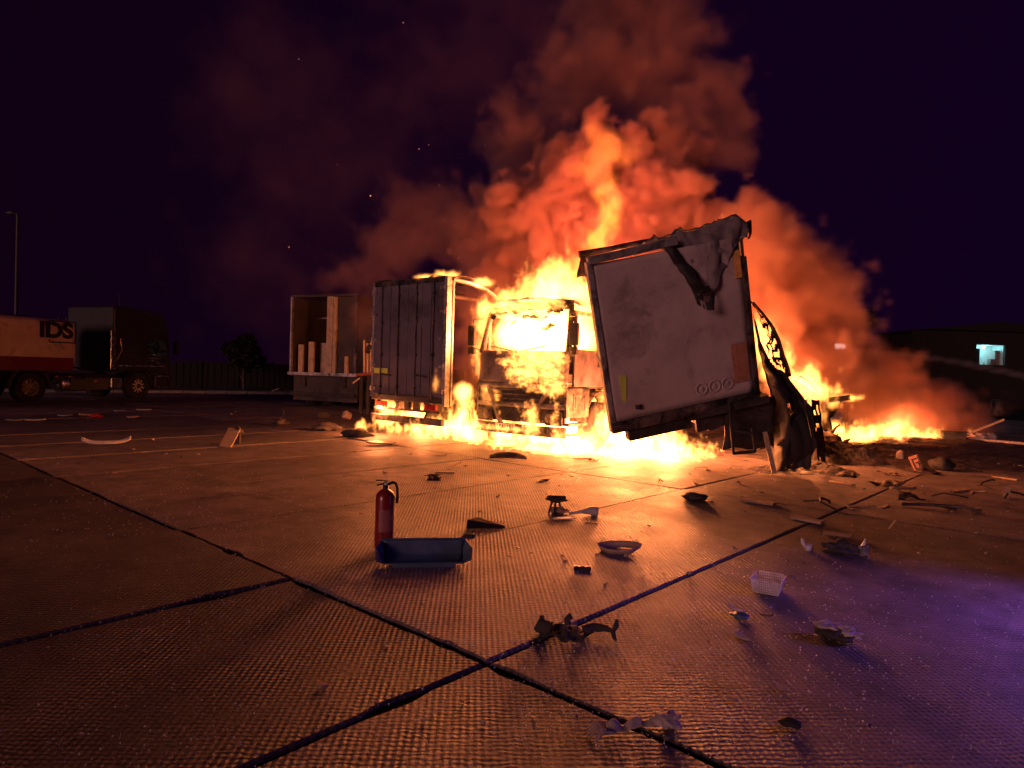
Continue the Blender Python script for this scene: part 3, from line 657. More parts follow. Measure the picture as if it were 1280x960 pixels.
fl2 = [(941,392),(944,412),(950,440),(955,462)]; fr2 = [(942,394),(950,425),(962,450),(975,475)]
def fold2(a, b):
    p, q = lerp_path(fl2, b), lerp_path(fr2, b); return l2(p[0]*(1-a)+q[0]*a, p[1]*(1-a)+q[1]*a, 11.35)
obj('torn_curtain', MB().grid(fold2, 6, 20), MT['curtain'], T2, solid=.01)
obj('torn_skirt', MB().grid(lambda a, b: crumple(l2(1014+10*a+9*b, 500+78*b, 11.4), 5, .05), 5, 14, holes=lambda a, b: sheet_noise((a*4, b*9, 8)) > .3), MT['tarp'], T2, solid=.015)
for (p, q, w) in (((956,540),(968,592),.07),((1006,500),(1020,560),.05)):
    obj('loose_strut', MB().bar(l2(*p, 10.6), l2(*q, 10.35), w, .03), MT['wood'] if w > .06 else MT['burnt'], T2)
for k in range(7):                                          # burnt hoops and posts left standing along the far side
    y = .4+k*.36; x = 1.12-.03*k; hgt = random.uniform(.35, 1.1)*(1-.08*k)
    obj('curtain_post', MB().tube([(x, y, 0), (x+.05, y+.05, hgt*.6), (x+random.uniform(-.3,.3), y+random.uniform(-.2,.3), hgt)], .03, 6), MT['burnt'], T2)
# ---------------- gutted trailer behind on the left
gl, gr = at(364, 371, 25.6), at(447, 369, 24.4)
d = Vector((gr.x-gl.x, gr.y-gl.y, 0)); GW = d.length; d.normalize(); yv = Vector((-d.y, d.x, 0))
T3 = thing('gutted_trailer', 'open ended gutted trailer with pale boards standing inside it', 'trailer', matrix=frame_matrix((gl.x, gl.y, 0), d, yv, (0,0,1)))
gz1, gz0 = (gl.z+gr.z)/2, at(400, 467, 25).z
obj('end_post', MB().box((.03, .04, (gz0+gz1)/2), (.06, .1, gz1-gz0)), MT['rail'], T3)
obj('end_post', MB().box((GW-.05, .04, (gz0+gz1)/2), (.10, .1, gz1-gz0)), MT['burnt'], T3)
obj('header', MB().box((GW/2, .04, gz1+.02), (GW, .1, .08)), MT['char'], T3)
obj('roof', MB().box((GW/2, 3.0, gz1+.03), (GW, 5.8, .05)), MT['char'], T3)
obj('side_wall', MB().box((.02, 3.1, (gz0+gz1)/2), (.04, 5.9, gz1-gz0-.06)), MT['inner'], T3)
obj('headboard', MB().box((GW/2, 3.0, (gz0+gz1)/2), (GW-.1, .06, gz1-gz0-.1)), MT['inner'], T3)
obj('cross_rail', MB().box((.76, 1.4, gz1-.70), (1.4, .05, .06)), MT['rail'], T3)
obj('floor', MB().box((GW/2, 3, gz0-.05), (GW+.1, 5.9, .12)), MT['inner'], T3)
obj('end_sill', MB().box((GW/2, -.01, gz0-.02), (GW+.1, .1, .11)), MT['rail'], T3)
obj('end_board', MB().box((GW*.79, .12, (gz0+gz1)/2), (GW*.36, .05, gz1-gz0-.08)), MT['inner'], T3)
def gx(px): return (px-364)/83*GW
for (pa, pb, pt_, y) in ((370,376,430,.25),(385.5,392,427,.15),(393,404,428,.5),(410,414,370.5,.05),(414,418,371,.02),(418,422,372,.05),(433,437,446,.04)):
    z1 = at((pa+pb)/2, pt_, 25).z
    obj('board', MB().box((gx((pa+pb)/2), y, (gz0+.01+z1)/2), (gx(pb)-gx(pa)-.01, .09, z1-gz0)), MT['pale'], T3, bevel=.006)
for x in (.6, GW-.6): obj('chassis_beam', MB().box((x, 3, gz0-.3), (.12, 5.8, .4)), MT['char'], T3)
obj('shade_sheet', MB().box((GW/2, .22, gz0*.56), (GW-.1, .05, gz0*.72)), MT['inner'], T3)  # dark sheet added across the shaded space under the floor
for y in (1.2, 2.5, 3.8):
    for x in (.25, GW-.25): wheel_parts(T3, (x, y, .5), .5, .36, MT['char'], face=-1 if x < 1 else 1)
obj('underrun_bar', MB().box((GW/2, .05, .5), (GW-.1, .1, .14)), MT['char'], T3)
# broken side frame and red panel to its right
bf = thing('broken_crate', 'small scorched frame on a red plank beside the gutted trailer', 'crate', tuple(at(455, 470, 22.5)))
b0 = at(455, 470, 22.5)
def lb(x, y, Y=22.5): return at(x, y, Y)-b0
obj('plank', MB().bar(lb(447,468.5), lb(470,467), .5, .09), mat('scorched_red_paint', (.20,.035,.03), .6, 0, .3, 8), bf)
for x in (455.5, 459.5, 463.5): obj('upright', MB().bar(lb(x, 467), lb(x, 425), .09, .06), MT['pale'], bf)
for p in ((461,426),(462,434),(460,439)): obj('burnt_knob', MB().lathe([(0,-.1),(.08,-.07),(.11,0),(.07,.08),(0,.1)], tuple(lb(*p)), n=10), MT['char'], bf)
obj('support', MB().bar(lb(461, 470), Vector((lb(461,470).x, lb(461,470).y, -b0.z)), .10), MT['char'], bf)
obj('support', MB().bar(lb(452, 470), Vector((lb(452,470).x, lb(452,470).y, -b0.z)), .10), MT['char'], bf)
obj('brace', MB().bar(lb(441, 479), lb(452, 471), .05), MT['pale'], bf)

# ---------------- tanker lorry on the far left
ra, fa = G(38, 503), G(173, 498.5); d = (fa-ra); WB = d.length; d.normalize(); yv = Vector((-d.y, d.x, 0))
TT = thing('tanker_lorry', 'cream tanker lorry lettered IDS parked at the far left', 'truck', matrix=frame_matrix((ra.x, ra.y, 0), d, yv, (0,0,1)))
def lx(px):      # local x of a picture column on the near side plane
    r_ = ray(px, 450); A_ = ra; n_ = yv; t_ = (A_-CAMP).dot(n_)/r_.dot(n_); p = CAMP+r_*t_; return (p-ra).dot(d)
def lz(px, py):
    r_ = ray(px, py); t_ = (ra-CAMP).dot(yv)/r_.dot(yv); return (CAMP+r_*t_).z
x1 = lx(95); zt_, zb_ = lz(95, 400), lz(95, 463); zs = lz(95, 447)
def tank_mb(x0, xe, za, zb, inset=0, n=48, cap=True, full=True):
    prof = []
    for k in range(n):
        a = 2*math.pi*k/n; c, s_ = math.cos(a), math.sin(a); e = 2/6
        prof.append((1.20-(1.24-inset)*math.copysign(abs(c)**e, c), (za+zb)/2+(zb-za)/2*math.copysign(abs(s_)**e, s_)))
    m = MB(); vs = []; xs = [x0, x0+.1, xe-.12, xe-.03, xe]; sc = [.9, 1, 1, .97, .86]
    for x, q in zip(xs, sc):
        for (y, z) in prof: vs.append((x, 1.2+(y-1.2)*q, (za+zb)/2+(z-(za+zb)/2)*q))
    fs = [(i*n+k, i*n+(k+1) % n, (i+1)*n+(k+1) % n, (i+1)*n+k) for i in range(len(xs)-1) for k in range(n)]
    m.add(vs, fs, True); m.add(vs[:n], [tuple(range(n))]); m.add(vs[-n:], [tuple(range(n))]); return m
tk = obj('tank', tank_mb(-9.5, x1, zb_, zt_), MT['tank'], TT)
for x in (-6.5, -4, -1.6, .8): obj('weld_band', MB().box((x, -.042, (zs+zt_)/2), (.05, .012, (zt_-zs)*.62)), MT['tank'], tk)
obj('side_stripe', MB().box(((x1-9.5)/2-.05, -.05, (zs+zb_)/2-.02), (9.3+x1, .03, zs-zb_)), MT['tankred'], tk)
obj('top_walkway', MB().box((-4, 1.2, zt_+.04), (9, .5, .05)), MT['truckdark'], tk)
for x in (-5, -2.2): obj('hatch', MB().lathe([(0, .14), (.25, .12), (.27, 0)], (x, 1.2, zt_+.02)), MT['truckdark'], tk)
cu = bpy.data.curves.new('lettering', 'FONT'); cu.body = 'IDS'; cu.size = (lz(70,404)-lz(70,422))/.69; cu.extrude = .006; cu.offset = .034; cu.align_x = 'LEFT'; cu.space_character = .98
to = bpy.data.objects.new('lettering_source', cu); COL.objects.link(to); bpy.context.view_layer.update()
lm = bpy.data.meshes.new_from_object(to.evaluated_get(bpy.context.evaluated_depsgraph_get())); bpy.data.objects.remove(to)
w_ = max(v.co.x for v in lm.vertices)-min(v.co.x for v in lm.vertices)
sx_ = (lx(89)-lx(47))/w_
lm.transform(Matrix.Diagonal((sx_, 1, 1, 1)))
lo = obj('lettering', lm, MT['ink'], tk); lo.matrix_local = Matrix.Translation((lx(47), -.052, lz(70, 421.5))) @ Matrix.Rotation(R(90), 4, 'X')
br = MB(); zc1, zc0 = lz(75, 400.8)-.02, lz(75, 428); zc1 = min(zc1, zt_-.10)
br.box(((lx(60)+lx(93))/2, -.05, zc1), (lx(93)-lx(60), .014, .035)); br.box(((lx(60)+lx(93))/2, -.05, zc0), (lx(93)-lx(60), .014, .045)); br.box((lx(93), -.05, (zc0+zc1)/2), (.035, .014, zc1-zc0)); br.box((lx(60), -.05, zc0+.05), (.035, .014, .10)); br.box((lx(60), -.05, zc1-.04), (.035, .014, .08))
obj('letter_frame', br, MT['ink'], tk)
obj('chassis_beam', MB().box((-2.5, .8, .85), (13.5, .12, .28)).box((-2.5, 1.6, .85), (13.5, .12, .28)), MT['truckdark'], TT)
for x in (0, WB):
    for y, fc in ((.16, -1), (2.24, 1)): wheel_parts(TT, (x, y, .52), .55, .34, MT['truckdark'] if x > 1 else MT['rimb'], axis='Y', face=fc, spokes=10, spoke_mat=MT['rim'] if x > 1 else None)
for x in (-4.2, -5.5, -6.8):
    for y, fc in ((.16, -1), (2.24, 1)): wheel_parts(TT, (x, y, .52), .52, .34, MT['rimb'], axis='Y', face=fc)
obj('rear_mudguard', MB().grid(lambda a, b: (-math.cos(a*math.pi)*.70, -.02+.46*b, .50+math.sin(a*math.pi)*.72), 18, 2), MT['galv'], TT, solid=.03)
obj('front_mudguard', MB().grid(lambda a, b: (WB-math.cos(a*math.pi)*.66, -.03+.40*b, .50+math.sin(a*math.pi)*.68), 18, 2), MT['truckdark'], TT, solid=.03)
sk0, sk1 = lx(67), lx(152)
obj('side_skirt', MB().box(((sk0+.72+sk1-.6)/2+.0, .02, .62), (sk1-sk0-1.2, .05, .46)), MT['galv'], TT, bevel=.02)
obj('battery_box', MB().box((WB-1.05, .05, .66), (.5, .2, .42)), MT['chrome'], TT, bevel=.03)
obj('marker_lamp', MB().box((lx(120), -.01, .74), (.12, .03, .07)), MT['orange'], TT)
c0, c1 = lx(141), lx(212); ztop = lz(180, 386)
cp = [(c0, 1.12), (c1-.05, 1.12), (c1, 1.3), (c1-.01, 1.8), (c1-.07, 2.55), (c1-.12, 2.8), (c1-.22, ztop-.42), (c1-.50, ztop-.12), (c0+.7, ztop), (c0+.12, ztop), (c0, ztop-.14)]
cabm = MB().prism(cp, 'Y', -.02, 2.42); cab = obj('cab', cabm, MT['truckdark'], TT, bevel=.05)
obj('rear_panel', MB().box((c0-.012, 1.2, 2.35), (.03, 2.42, 2.5)), MT['ink'], cab)  # near-black sheet added to put the shade on the cab rear into colour
obj('side_window', MB().prism([(c1-1.15, 1.78), (c1-.13, 1.72), (c1-.22, 2.42), (c1-1.15, 2.42)], 'Y', -.035, -.015), MT['glass'], cab)
obj('windscreen', MB().prism([(-.1, 0), (.1, 0), (.1, .02), (-.1, .02)], 'X', 0, .01) if False else MB().add([(c1+.0,.12,1.72),(c1+.0,2.28,1.72),(c1-.045,2.22,2.5),(c1-.045,.18,2.5)], [(0,1,2,3)]), MT['glass'], cab, solid=.01)
obj('door_line', MB().box((c1-1.22, -.028, 1.75), (.015, .02, 1.2)), MT['ink'], cab)
obj('trim_strip', MB().box(((c0+c1)/2-.1, -.04, 1.34), (c1-c0-.5, .03, .05)), MT['chrome'], cab)
obj('side_fairing', MB().box((c0-.02, -.01, 1.95), (.22, .06, 1.55)), MT['chrome'], cab, bevel=.02)
obj('chrome_grab', MB().tube([(c0+.1, -.05, 1.5), (c0+.35, -.06, 1.95), (c0+.28, -.05, 2.4)], .025, 6), MT['chrome'], cab)
obj('chrome_scoop', MB().tube([(c1-1.0, -.05, 1.58), (c1-.75, -.07, 1.55), (c1-.55, -.06, 1.38)], [.05, .06, .03], 8), MT['chrome'], cab)
obj('bumper', MB().box((c1-.35, 1.2, .72), (.85, 2.46, .62)), MT['truckdark'], TT, bevel=.06)
obj('headlight', MB().box((c1-.02, .22, .82), (.18, .40, .22)), MT['chrome'], TT, bevel=.03)
obj('headlight', MB().box((c1-.02, 2.18, .82), (.18, .40, .22)), MT['chrome'], TT, bevel=.03)
obj('bumper_trim', MB().box((c1-.40, -.05, .92), (.66, .03, .03)).box((c1-.40, -.05, .46), (.60, .03, .03)), MT['chrome'], TT)
obj('mirror', MB().box((c1+.12, -.22, 2.15), (.10, .22, .55)).bar((c1-.1, -.05, 2.4), (c1+.1, -.2, 2.38), .03), MT['black'], TT, bevel=.03)
obj('roof_horn', MB().tube([(c0+.6, .4, ztop+.05), (c0+1.0, .4, ztop+.07)], [.03, .06], 8), MT['chrome'], TT)
for z in (1.42, 1.52, 1.62): obj('grille_bar', MB().box((c1+.012, 1.2, z), (.03, 1.9, .05)), MT['chrome'], cab)
obj('sun_visor', MB().box((c1-.02, 1.2, 2.74), (.34, 2.1, .06)), MT['black'], cab)
for z in (1.98, 2.12): obj('door_mark', MB().box((c1-.75, -.03, z-.3), (.5, .012, .03)), MT['chrome'], cab)
obj('step_well', MB().box((c1-.75, -.02, 1.02), (.55, .08, .20)), MT['black'], TT)
for k in range(3): obj('air_hose', MB().tube([(c0-.02, .9+.15*k, 1.5), (c0-.35, .9+.15*k, 1.15), (x1+.05, .9+.15*k, 1.35)], .02, 6), MT['black'], TT)
obj('fuel_tank', MB().lathe([(0, 1.15), (.27, 1.17), (.29, 1.2), (.29, 2.2), (.27, 2.24), (0, 2.26)], (0, .32, .62), 'X', 18), MT['chrome'], TT)
for x in (.9, 1.4): obj('side_lamp', MB().box((x, -.02, .9), (.10, .03, .05)), MT['orange'], TT)
obj('tank_ladder', MB().tube([(x1+.02, .6, 1.2), (x1+.04, .6, zt_+.1)], .02, 6).tube([(x1+.02, 1.0, 1.2), (x1+.04, 1.0, zt_+.1)], .02, 6), MT['galv'], TT)
obj('antenna', MB().tube([(c0+.35, .1, ztop), (c0+.3, .1, ztop+.45)], .012, 5), MT['black'], TT)

# ================================================================== FOREGROUND OBJECTS
def yaw_view(p): return math.atan2(-p.x, p.y)            # rotation that turns +Y away from the camera at p
# ---- fire extinguisher
e0 = G(480, 687)
EX = thing('fire_extinguisher', 'red fire extinguisher standing upright on the concrete behind the blue tray', 'fire extinguisher', tuple(e0), yaw_view(e0)+.1)
r = .083
obj('cylinder', MB().lathe([(0,.012),(r*.86,.012),(r*.90,0),(r*.97,.008),(r,.03),(r,.435),(r*.96,.468),(r*.82,.497),(r*.55,.517),(r*.30,.526),(r*.26,.535),(0,.536)], n=36), MT['red'], EX)
obj('paper_label', MB().grid(lambda a, b: ((r+.0012)*math.sin(-.75+1.5*a), -(r+.0012)*math.cos(-.75+1.5*a), .17+.19*b), 12, 2), mat('faded_label', (.33,.11,.10), .5, 0, .3, 30), EX)
lab = bpy.context.scene.objects[-1] if False else None
obj('valve', MB().lathe([(.024,.53),(.024,.555),(.018,.56),(.018,.585),(.012,.592),(0,.592)], n=16).cyl((-.02,0,.57),(.032,0,.57),.012,10), MT['black'], EX)
obj('lever', MB().bar((.02,0,.598),(-.085,0,.606),.020,.008).bar((-.02,0,.574),(-.075,0,.562),.018,.010), MT['black'], EX)
obj('gauge', MB().lathe([(.0,-.02),(.016,-.02),(.016,0)], (0,-.012,.572), 'Y', 14), MT['chrome'], EX)
obj('hose', MB().tube([(.03,0,.57),(.06,0,.585),(.088,0,.572),(.103,0,.53),(.106,.01,.45),(.102,.01,.40)], .0125, 10), MT['black'], EX)
obj('safety_pin', MB().tube([(.0,-.02,.59),(.0,-.045,.60),(.012,-.05,.59),(.0,-.045,.58)], .003, 5), MT['chrome'], EX)
# ---- blue tray lying on its side, open towards the camera
t0 = G(530, 711)
TR = thing('blue_tray', 'blue grey plastic trough tipped over beside the red extinguisher', 'tray', tuple(t0), yaw_view(t0)+.03)
L0, L1, HH = .31, .385, .165
def tray_pt(a, b):                                        # a along, b around the section from the back top edge to the front lip
    sec = [(.23,.178),(.21,.170),(.215,.12),(.19,.065),(.12,.040),(.03,.035),(-.01,.045)]
    q = lerp_path(sec, b); return ((a*2-1)*(L0+.03*(1-b)), q[0], q[1])
tb = MB().grid(tray_pt, 16, 18); obj('shell', tb, MT['tray'], TR, solid=.006)
for s_ in (-1, 1):
    e_ = MB().add([(s_*(L0+.03),.215,.175),(s_*L0,.20,.045),(s_*L0,.02,.035),(s_*(L0+.06),-.03,.075),(s_*(L0+.075),.09,.145)], [(0,1,2,3,4)]); obj('end_flap', e_, MT['tray'], TR, solid=.006)
obj('rim', MB().tube([(-L0-.03,.232,.18),(L0+.03,.232,.18)], .008, 6).tube([(-L0,-.012,.046),(L0,-.012,.046)], .007, 6), MT['tray'], TR)
obj('bottom_foot', MB().box((0,.10,.017), (.5,.14,.034)), MT['tray'], TR)
# ---- small debris builders
def lump(rnd, sx, sy, sz, n=2, rough=.5, flat=0):
    bm = bmesh.new(); bmesh.ops.create_icosphere(bm, subdivisions=n, radius=1)
    o = Vector((rnd.random()*50, rnd.random()*50, rnd.random()*50))
    vs = []
    for v in bm.verts:
        k = 1+rough*mnoise.noise(v.co*1.3+o)+rough*.5*mnoise.noise(v.co*3.1+o)
        vs.append(Vector((v.co.x*sx*k, v.co.y*sy*k, max(-.92, v.co.z)*sz*k+sz*.85)))
    fs = [tuple(x.index for x in f.verts) for f in bm.faces]; bm.free(); m = MB(); m.add(vs, fs, n > 2); return m
def shard(rnd, l, w, th=.006, bend=.15, n=6):
    ol = []
    for k in range(n*2):
        a = 2*math.pi*k/(n*2); q = rnd.uniform(.7, 1.05); ol.append((math.cos(a)*l/2*q, math.sin(a)*w/2*q))
    def z(x, y): return th+bend*(abs(x)/l)**2*l+.02*mnoise.noise(Vector((x*9, y*9, l*50)))
    m = MB(); N = len(ol)
    m.add([(x, y, z(x, y)+th) for x, y in ol]+[(x, y, z(x, y)) for x, y in ol]+[(0,0,th*2),(0,0,th*.5)], [(k, (k+1) % N, 2*N) for k in range(N)]+[(N+(k+1) % N, N+k, 2*N+1) for k in range(N)]+[(k, N+k, N+(k+1) % N, (k+1) % N) for k in range(N)])
    return m
def single(name, mb, m, px, py, label, cat, rz=0, tilt=(0,0), group=None, solid=0, bevel=0, dz=0):
    p = G(px, py); o = obj(name, mb, m, solid=solid, bevel=bevel); o.location = p+Vector((0,0,dz)); o.rotation_euler = (tilt[0], tilt[1], yaw_view(p)+rz)
    return tag(o, label, cat, group)
def pxm(px, py, n): return n*G(px, py).y/FPX             # metres across n picture pixels on the ground there
rd = random.Random(21)
# white basket
bp_ = G(960, 738); BK = thing('white_basket', 'small white plastic lattice basket lying on the wet concrete', 'basket', tuple(bp_), yaw_view(bp_)-.15)
bw, bd, bh = pxm(960,738,36)/2, .11, .10
def basket_wall(p0, p1, z0, z1, nx, nz):
    m = MB(); p0, p1 = Vector(p0), Vector(p1); out_ = (p1-p0).cross(Vector((0,0,1))).normalized()*.02
    for k in range(nx+1):
        q = p0.lerp(p1, k/nx); m.bar(q+Vector((0,0,z0)), q+out_+Vector((0,0,z1)), .006, .006)
    for k in range(nz+1): z = z0+(z1-z0)*k/nz; m.bar(p0+out_*(k/nz)+Vector((0,0,z)), p1+out_*(k/nz)+Vector((0,0,z)), .005 if k < nz else .013, .006)
    return m
c_ = [(-bw+.02,-bd),(bw-.02,-bd),(bw-.02,bd),(-bw+.02,bd)]
for k in range(4): obj('basket_side', basket_wall((*c_[k],0), (*c_[(k+1) % 4],0), .006, bh, 13 if k % 2 == 0 else 9, 5), MT['white'], BK)
bb = MB()
for k in range(10): y = -bd+2*bd*k/9; bb.bar((-bw+.02,y,.005),(bw-.02,y,.005), .006)
for k in range(14): x = (-bw+.02)+(2*bw-.04)*k/13; bb.bar((x,-bd,.008),(x,bd,.008), .005)
bb.box((0,0,.003), (2*bw-.05, 2*bd-.02, .003))
obj('basket_base', bb, MT['white'], BK)
# charred rag with a tail, on the joint
q0 = G(712, 795)
RG = thing('charred_rag', 'long charred rag with a forked tail lying across the slab joint', 'rag', tuple(q0), yaw_view(q0))
s_ = pxm(712, 795, 1)
obj('body', MB().grid(lambda a, b: crumple((-26*s_+48*s_*a, (-.5+b)*.26*(1-.5*abs(2*a-1)**2), .018+.05*math.sin(b*3.14)*math.sin(a*3.14)*(.5+.8*abs(sheet_noise((a*5, b*3, 2))))), 19, .03), 34, 16, holes=lambda a, b: sheet_noise((a*5+3, b*4, 9)) > .28+.25*(.5-abs(b-.5))), MT['rag'], RG, solid=.006)
obj('tail', MB().tube([(18*s_,0,.035),(30*s_,.02,.055),(45*s_,.03,.05),(54*s_,.02,.04),(58*s_,.02,.075),(59*s_,.03,.11)], [.035,.03,.02,.014,.018,.008], 8).tube([(54*s_,.02,.04),(55*s_,-.02,.02),(57*s_,-.05,.015)], [.016,.014,.008], 6), MT['rag'], RG)
obj('knot', MB().tube([(-2*s_,0,.07),(-4*s_,.0,.10),(-1*s_,.01,.125),(2*s_,.01,.10)], [.02,.02,.016,.01], 6), MT['rag'], RG)
obj('frayed_end', MB().tube([(-24*s_,0,.03),(-38*s_,.01,.045),(-44*s_,.0,.02)], [.05,.045,.012], 8).tube([(-33*s_,0,.05),(-36*s_,.03,.10),(-33*s_,.03,.10)], [.018,.015,.006], 6), MT['rag'], RG)
# glove-like torn cloth strip near the bottom
q0 = G(790, 912)
GL = thing('torn_cloth_strip', 'torn dirty cloth strip with frayed fingers lying nearest the camera', 'cloth', tuple(q0), yaw_view(q0)+.42)
s_ = pxm(790, 912, 1)
obj('strip', MB().grid(lambda a, b: crumple((-34*s_+84*s_*a, (-.5+b)*(.085-.045*math.sin(a*3.1)), .016+.022*math.sin(b*3.14)*(1+.6*math.sin(a*17))), 26, .014), 46, 12), MT['cloth'], GL, solid=.004)
obj('crumpled_end', lump(rd, 15*s_, .045, .032, 4, .8), MT['cloth'], GL, loc=(52*s_, .01, 0))
fg = MB()
for k in range(6): fg.tube([(-30*s_, -.04+.016*k, .018),(-44*s_, -.055+.018*k, .03),(-(56+rd.random()*8)*s_, -.085+.022*k, .006)], [.009,.007,.003], 6)
obj('frayed_finger', fg, MT['cloth'], GL)
# white cloth bundle on the right
q0 = G(1046, 799)
CB = thing('cloth_bundle', 'crumpled white cloth bundle on the purple lit concrete at right', 'cloth', tuple(q0), yaw_view(q0))
s_ = pxm(1046, 799, 1)
obj('dark_core', lump(rd, 20*s_, .075, .04, 3, .5), MT['rag'], CB)
obj('fold', lump(rd, 13*s_, .05, .028, 4, .8), MT['cloth'], CB, loc=(-11*s_, .02, .035))
obj('fold', lump(rd, 12*s_, .05, .025, 4, .8), MT['cloth'], CB, loc=(7*s_, .01, .04))
obj('fold', lump(rd, 7*s_, .035, .02, 4, .9), MT['cloth'], CB, loc=(19*s_, .02, .02))
# dark wedge with red print
q0 = G(607, 660); s_ = pxm(607, 660, 1)
WD = thing('printed_wedge', 'dark wedge of torn card with red print, right of the blue tray', 'debris', tuple(q0), yaw_view(q0))
obj('card', MB().add([(-24*s_,-.04,0),(25*s_,.0,0),(20*s_,.09,.0),(-22*s_,.12,0),(-23*s_,-.03,.085),(24*s_,.02,.022),(-10*s_,.06,.095)], [(0,1,5,4),(4,5,6),(0,4,6,3),(5,1,2,6),(2,3,6),(0,3,2,1)]), MT['black'], WD)
rp_ = MB()
for k in range(5): rp_.bar((6*s_+4*s_*k, .05, .052-.004*k), (8*s_+4*s_*k, .055, .085-.006*k), .008, .004)
obj('red_print', rp_, MT['redp'], WD)
# stool-like burnt stump and pale bottle shards
q0 = G(695, 642); s_ = pxm(695, 642, 1)
ST = thing('burnt_stump', 'burnt black capped fitting on thin legs behind the pale bottle shards', 'debris', tuple(q0), yaw_view(q0))
obj('cap', lump(rd, 13*s_, .05, .035, 3, .6), MT['rag'], ST, loc=(0, 0, 15*s_))
for x, y in ((-9*s_, 0), (-2*s_, -.03), (6*s_, .02)): obj('leg', MB().tube([(x, y, 0), (x*.8, y, 8*s_), (x*.5, y*.5, 18*s_)], [.012,.010,.014], 6), MT['rag'], ST)
obj('tuft', lump(rd, 11*s_, .05, .04, 3, .7), MT['card'], ST, loc=(4*s_, .03, 0))
single('bottle_shard', MB().tube([(-.02,0,.03),(.12,0,.05),(.22,.01,.06),(.29,.02,.05),(.31,.02,.05)], [.016,.02,.045,.055,.05], 12), MT['white'], 713, 645, 'pale bottle shaped plastic piece with a torn end beside the burnt stump', 'debris', rz=.2)
single('pale_shard', shard(rd, .27, .10, .012, .15), MT['white'], 705, 650, 'long pale shard lying in front of the burnt stump', 'debris', rz=.15)
single('flat_stick', MB().box((0,0,.008),(.13,.02,.014)), MT['card'], 739, 655, 'short flat stick right of the pale shards', 'debris', rz=-.05)
ds = single('shallow_dish', MB().grid(lambda a, b: (math.cos(a*6.283)*(.13+.06*b)*1.0*(1+.12*math.sin(a*19)), math.sin(a*6.283)*(.09+.05*b), .012+.05*b*b+.015*math.sin(a*6.28+1)), 28, 4).add([(math.cos(k/28*6.283)*.13, math.sin(k/28*6.283)*.09, .012) for k in range(28)], [tuple(range(28))]), MT['card'], 774, 690, 'shallow pale torn dish on the bright concrete', 'dish', solid=.006)
single('slotted_bar', MB().box((0,0,.018),(.135,.028,.03)).box((-.05,0,.034),(.03,.03,.008)).box((.0,0,.034),(.03,.03,.008)).box((.05,0,.034),(.03,.03,.008)), MT['black'], 728, 713, 'short dark slotted bar below the shallow dish', 'debris', rz=.02)
single('dark_clip', lump(rd, .06, .03, .022, 2, .6), MT['rag'], 586, 672, 'small dark scrap on the joint right of the blue tray', 'scrap')
single('plank', MB().box((0,0,.02),(pxm(546,592,24),.06,.03)), MT['pale'], 556, 592.5, 'small pale stick behind the red extinguisher', 'stick', rz=.05, bevel=.004)
# right hand debris
single('plank', MB().box((0,0,.02),(pxm(1047,669,33),.10,.025)), MT['wood'], 1047, 670, 'pinkish board lying above the dark rag heap', 'board', rz=-.06, bevel=.004)
single('plank', MB().box((0,0,.02),(pxm(945,628,40),.14,.03)), MT['wood'], 948, 629, 'board on the slab joint in front of the collapsed trailer', 'board', rz=-.35, bevel=.004)
single('plank', MB().box((0,0,.02),(.33,.12,.03)), MT['card'], 1010, 652, 'light torn board near the crossing of the slab joints', 'board', rz=-.4, bevel=.004)
q0 = G(1010, 688); s_ = pxm(1010, 688, 1)
CP = thing('spilled_cup', 'white cup with a bright bent spout left of the dark rag heap', 'cup', tuple(q0), yaw_view(q0))
obj('cup_body', MB().lathe([(0,0),(.030,0),(.036,.055),(.034,.055),(.028,.006),(0,.006)], n=20), MT['white'], CP)
obj('spout', MB().tube([(-.02,.0,.03),(-.045,.01,.06),(-.055,.015,.10)], [.02,.018,.012], 8), MT['white'], CP)
q0 = G(1062, 692); s_ = pxm(1062, 692, 1)
DR = thing('rag_heap', 'dark rag heap with a grey plastic bag on its right end', 'rag', tuple(q0), yaw_view(q0))
obj('heap', lump(rd, 17*s_, .10, .05, 4, .9), MT['rag'], DR, loc=(-10*s_, 0, 0))
obj('bag', lump(rd, 7*s_, .05, .055, 4, .5), MT['grey'], DR, loc=(15*s_, 0, 0))
obj('bag_ear', MB().tube([(14*s_,0,.07),(16*s_,0,.12),(17*s_,0,.15)], [.02,.012,.004], 6), MT['white'], DR)
q0 = G(923, 771)
BS = thing('broken_casing', 'broken casing with a pale top left of the white basket', 'debris', tuple(q0), yaw_view(q0)-.5)
obj('pale_top', shard(rd, .16, .06, .01, .1), MT['cloth'], BS, loc=(-.03, .02, .025)); obj('base', lump(rd, .055, .04, .02, 3, .5), MT['tray'], BS, loc=(.02, -.02, 0))
single('oval_shard', shard(rd, .15, .06, .008, .08), MT['cloth'], 927, 797, 'oval pinkish shard below the broken casing', 'debris', rz=-.9)
single('oily_scrap', shard(rd, .10, .05, .006, .3), MT['chrome'], 958, 771, 'small shiny scrap below the white basket', 'scrap', rz=.3)
single('grey_pebble', lump(rd, .05, .035, .02, 3, .3), MT['conc'], 987, 908, 'smooth grey stone near the bottom edge', 'stone')
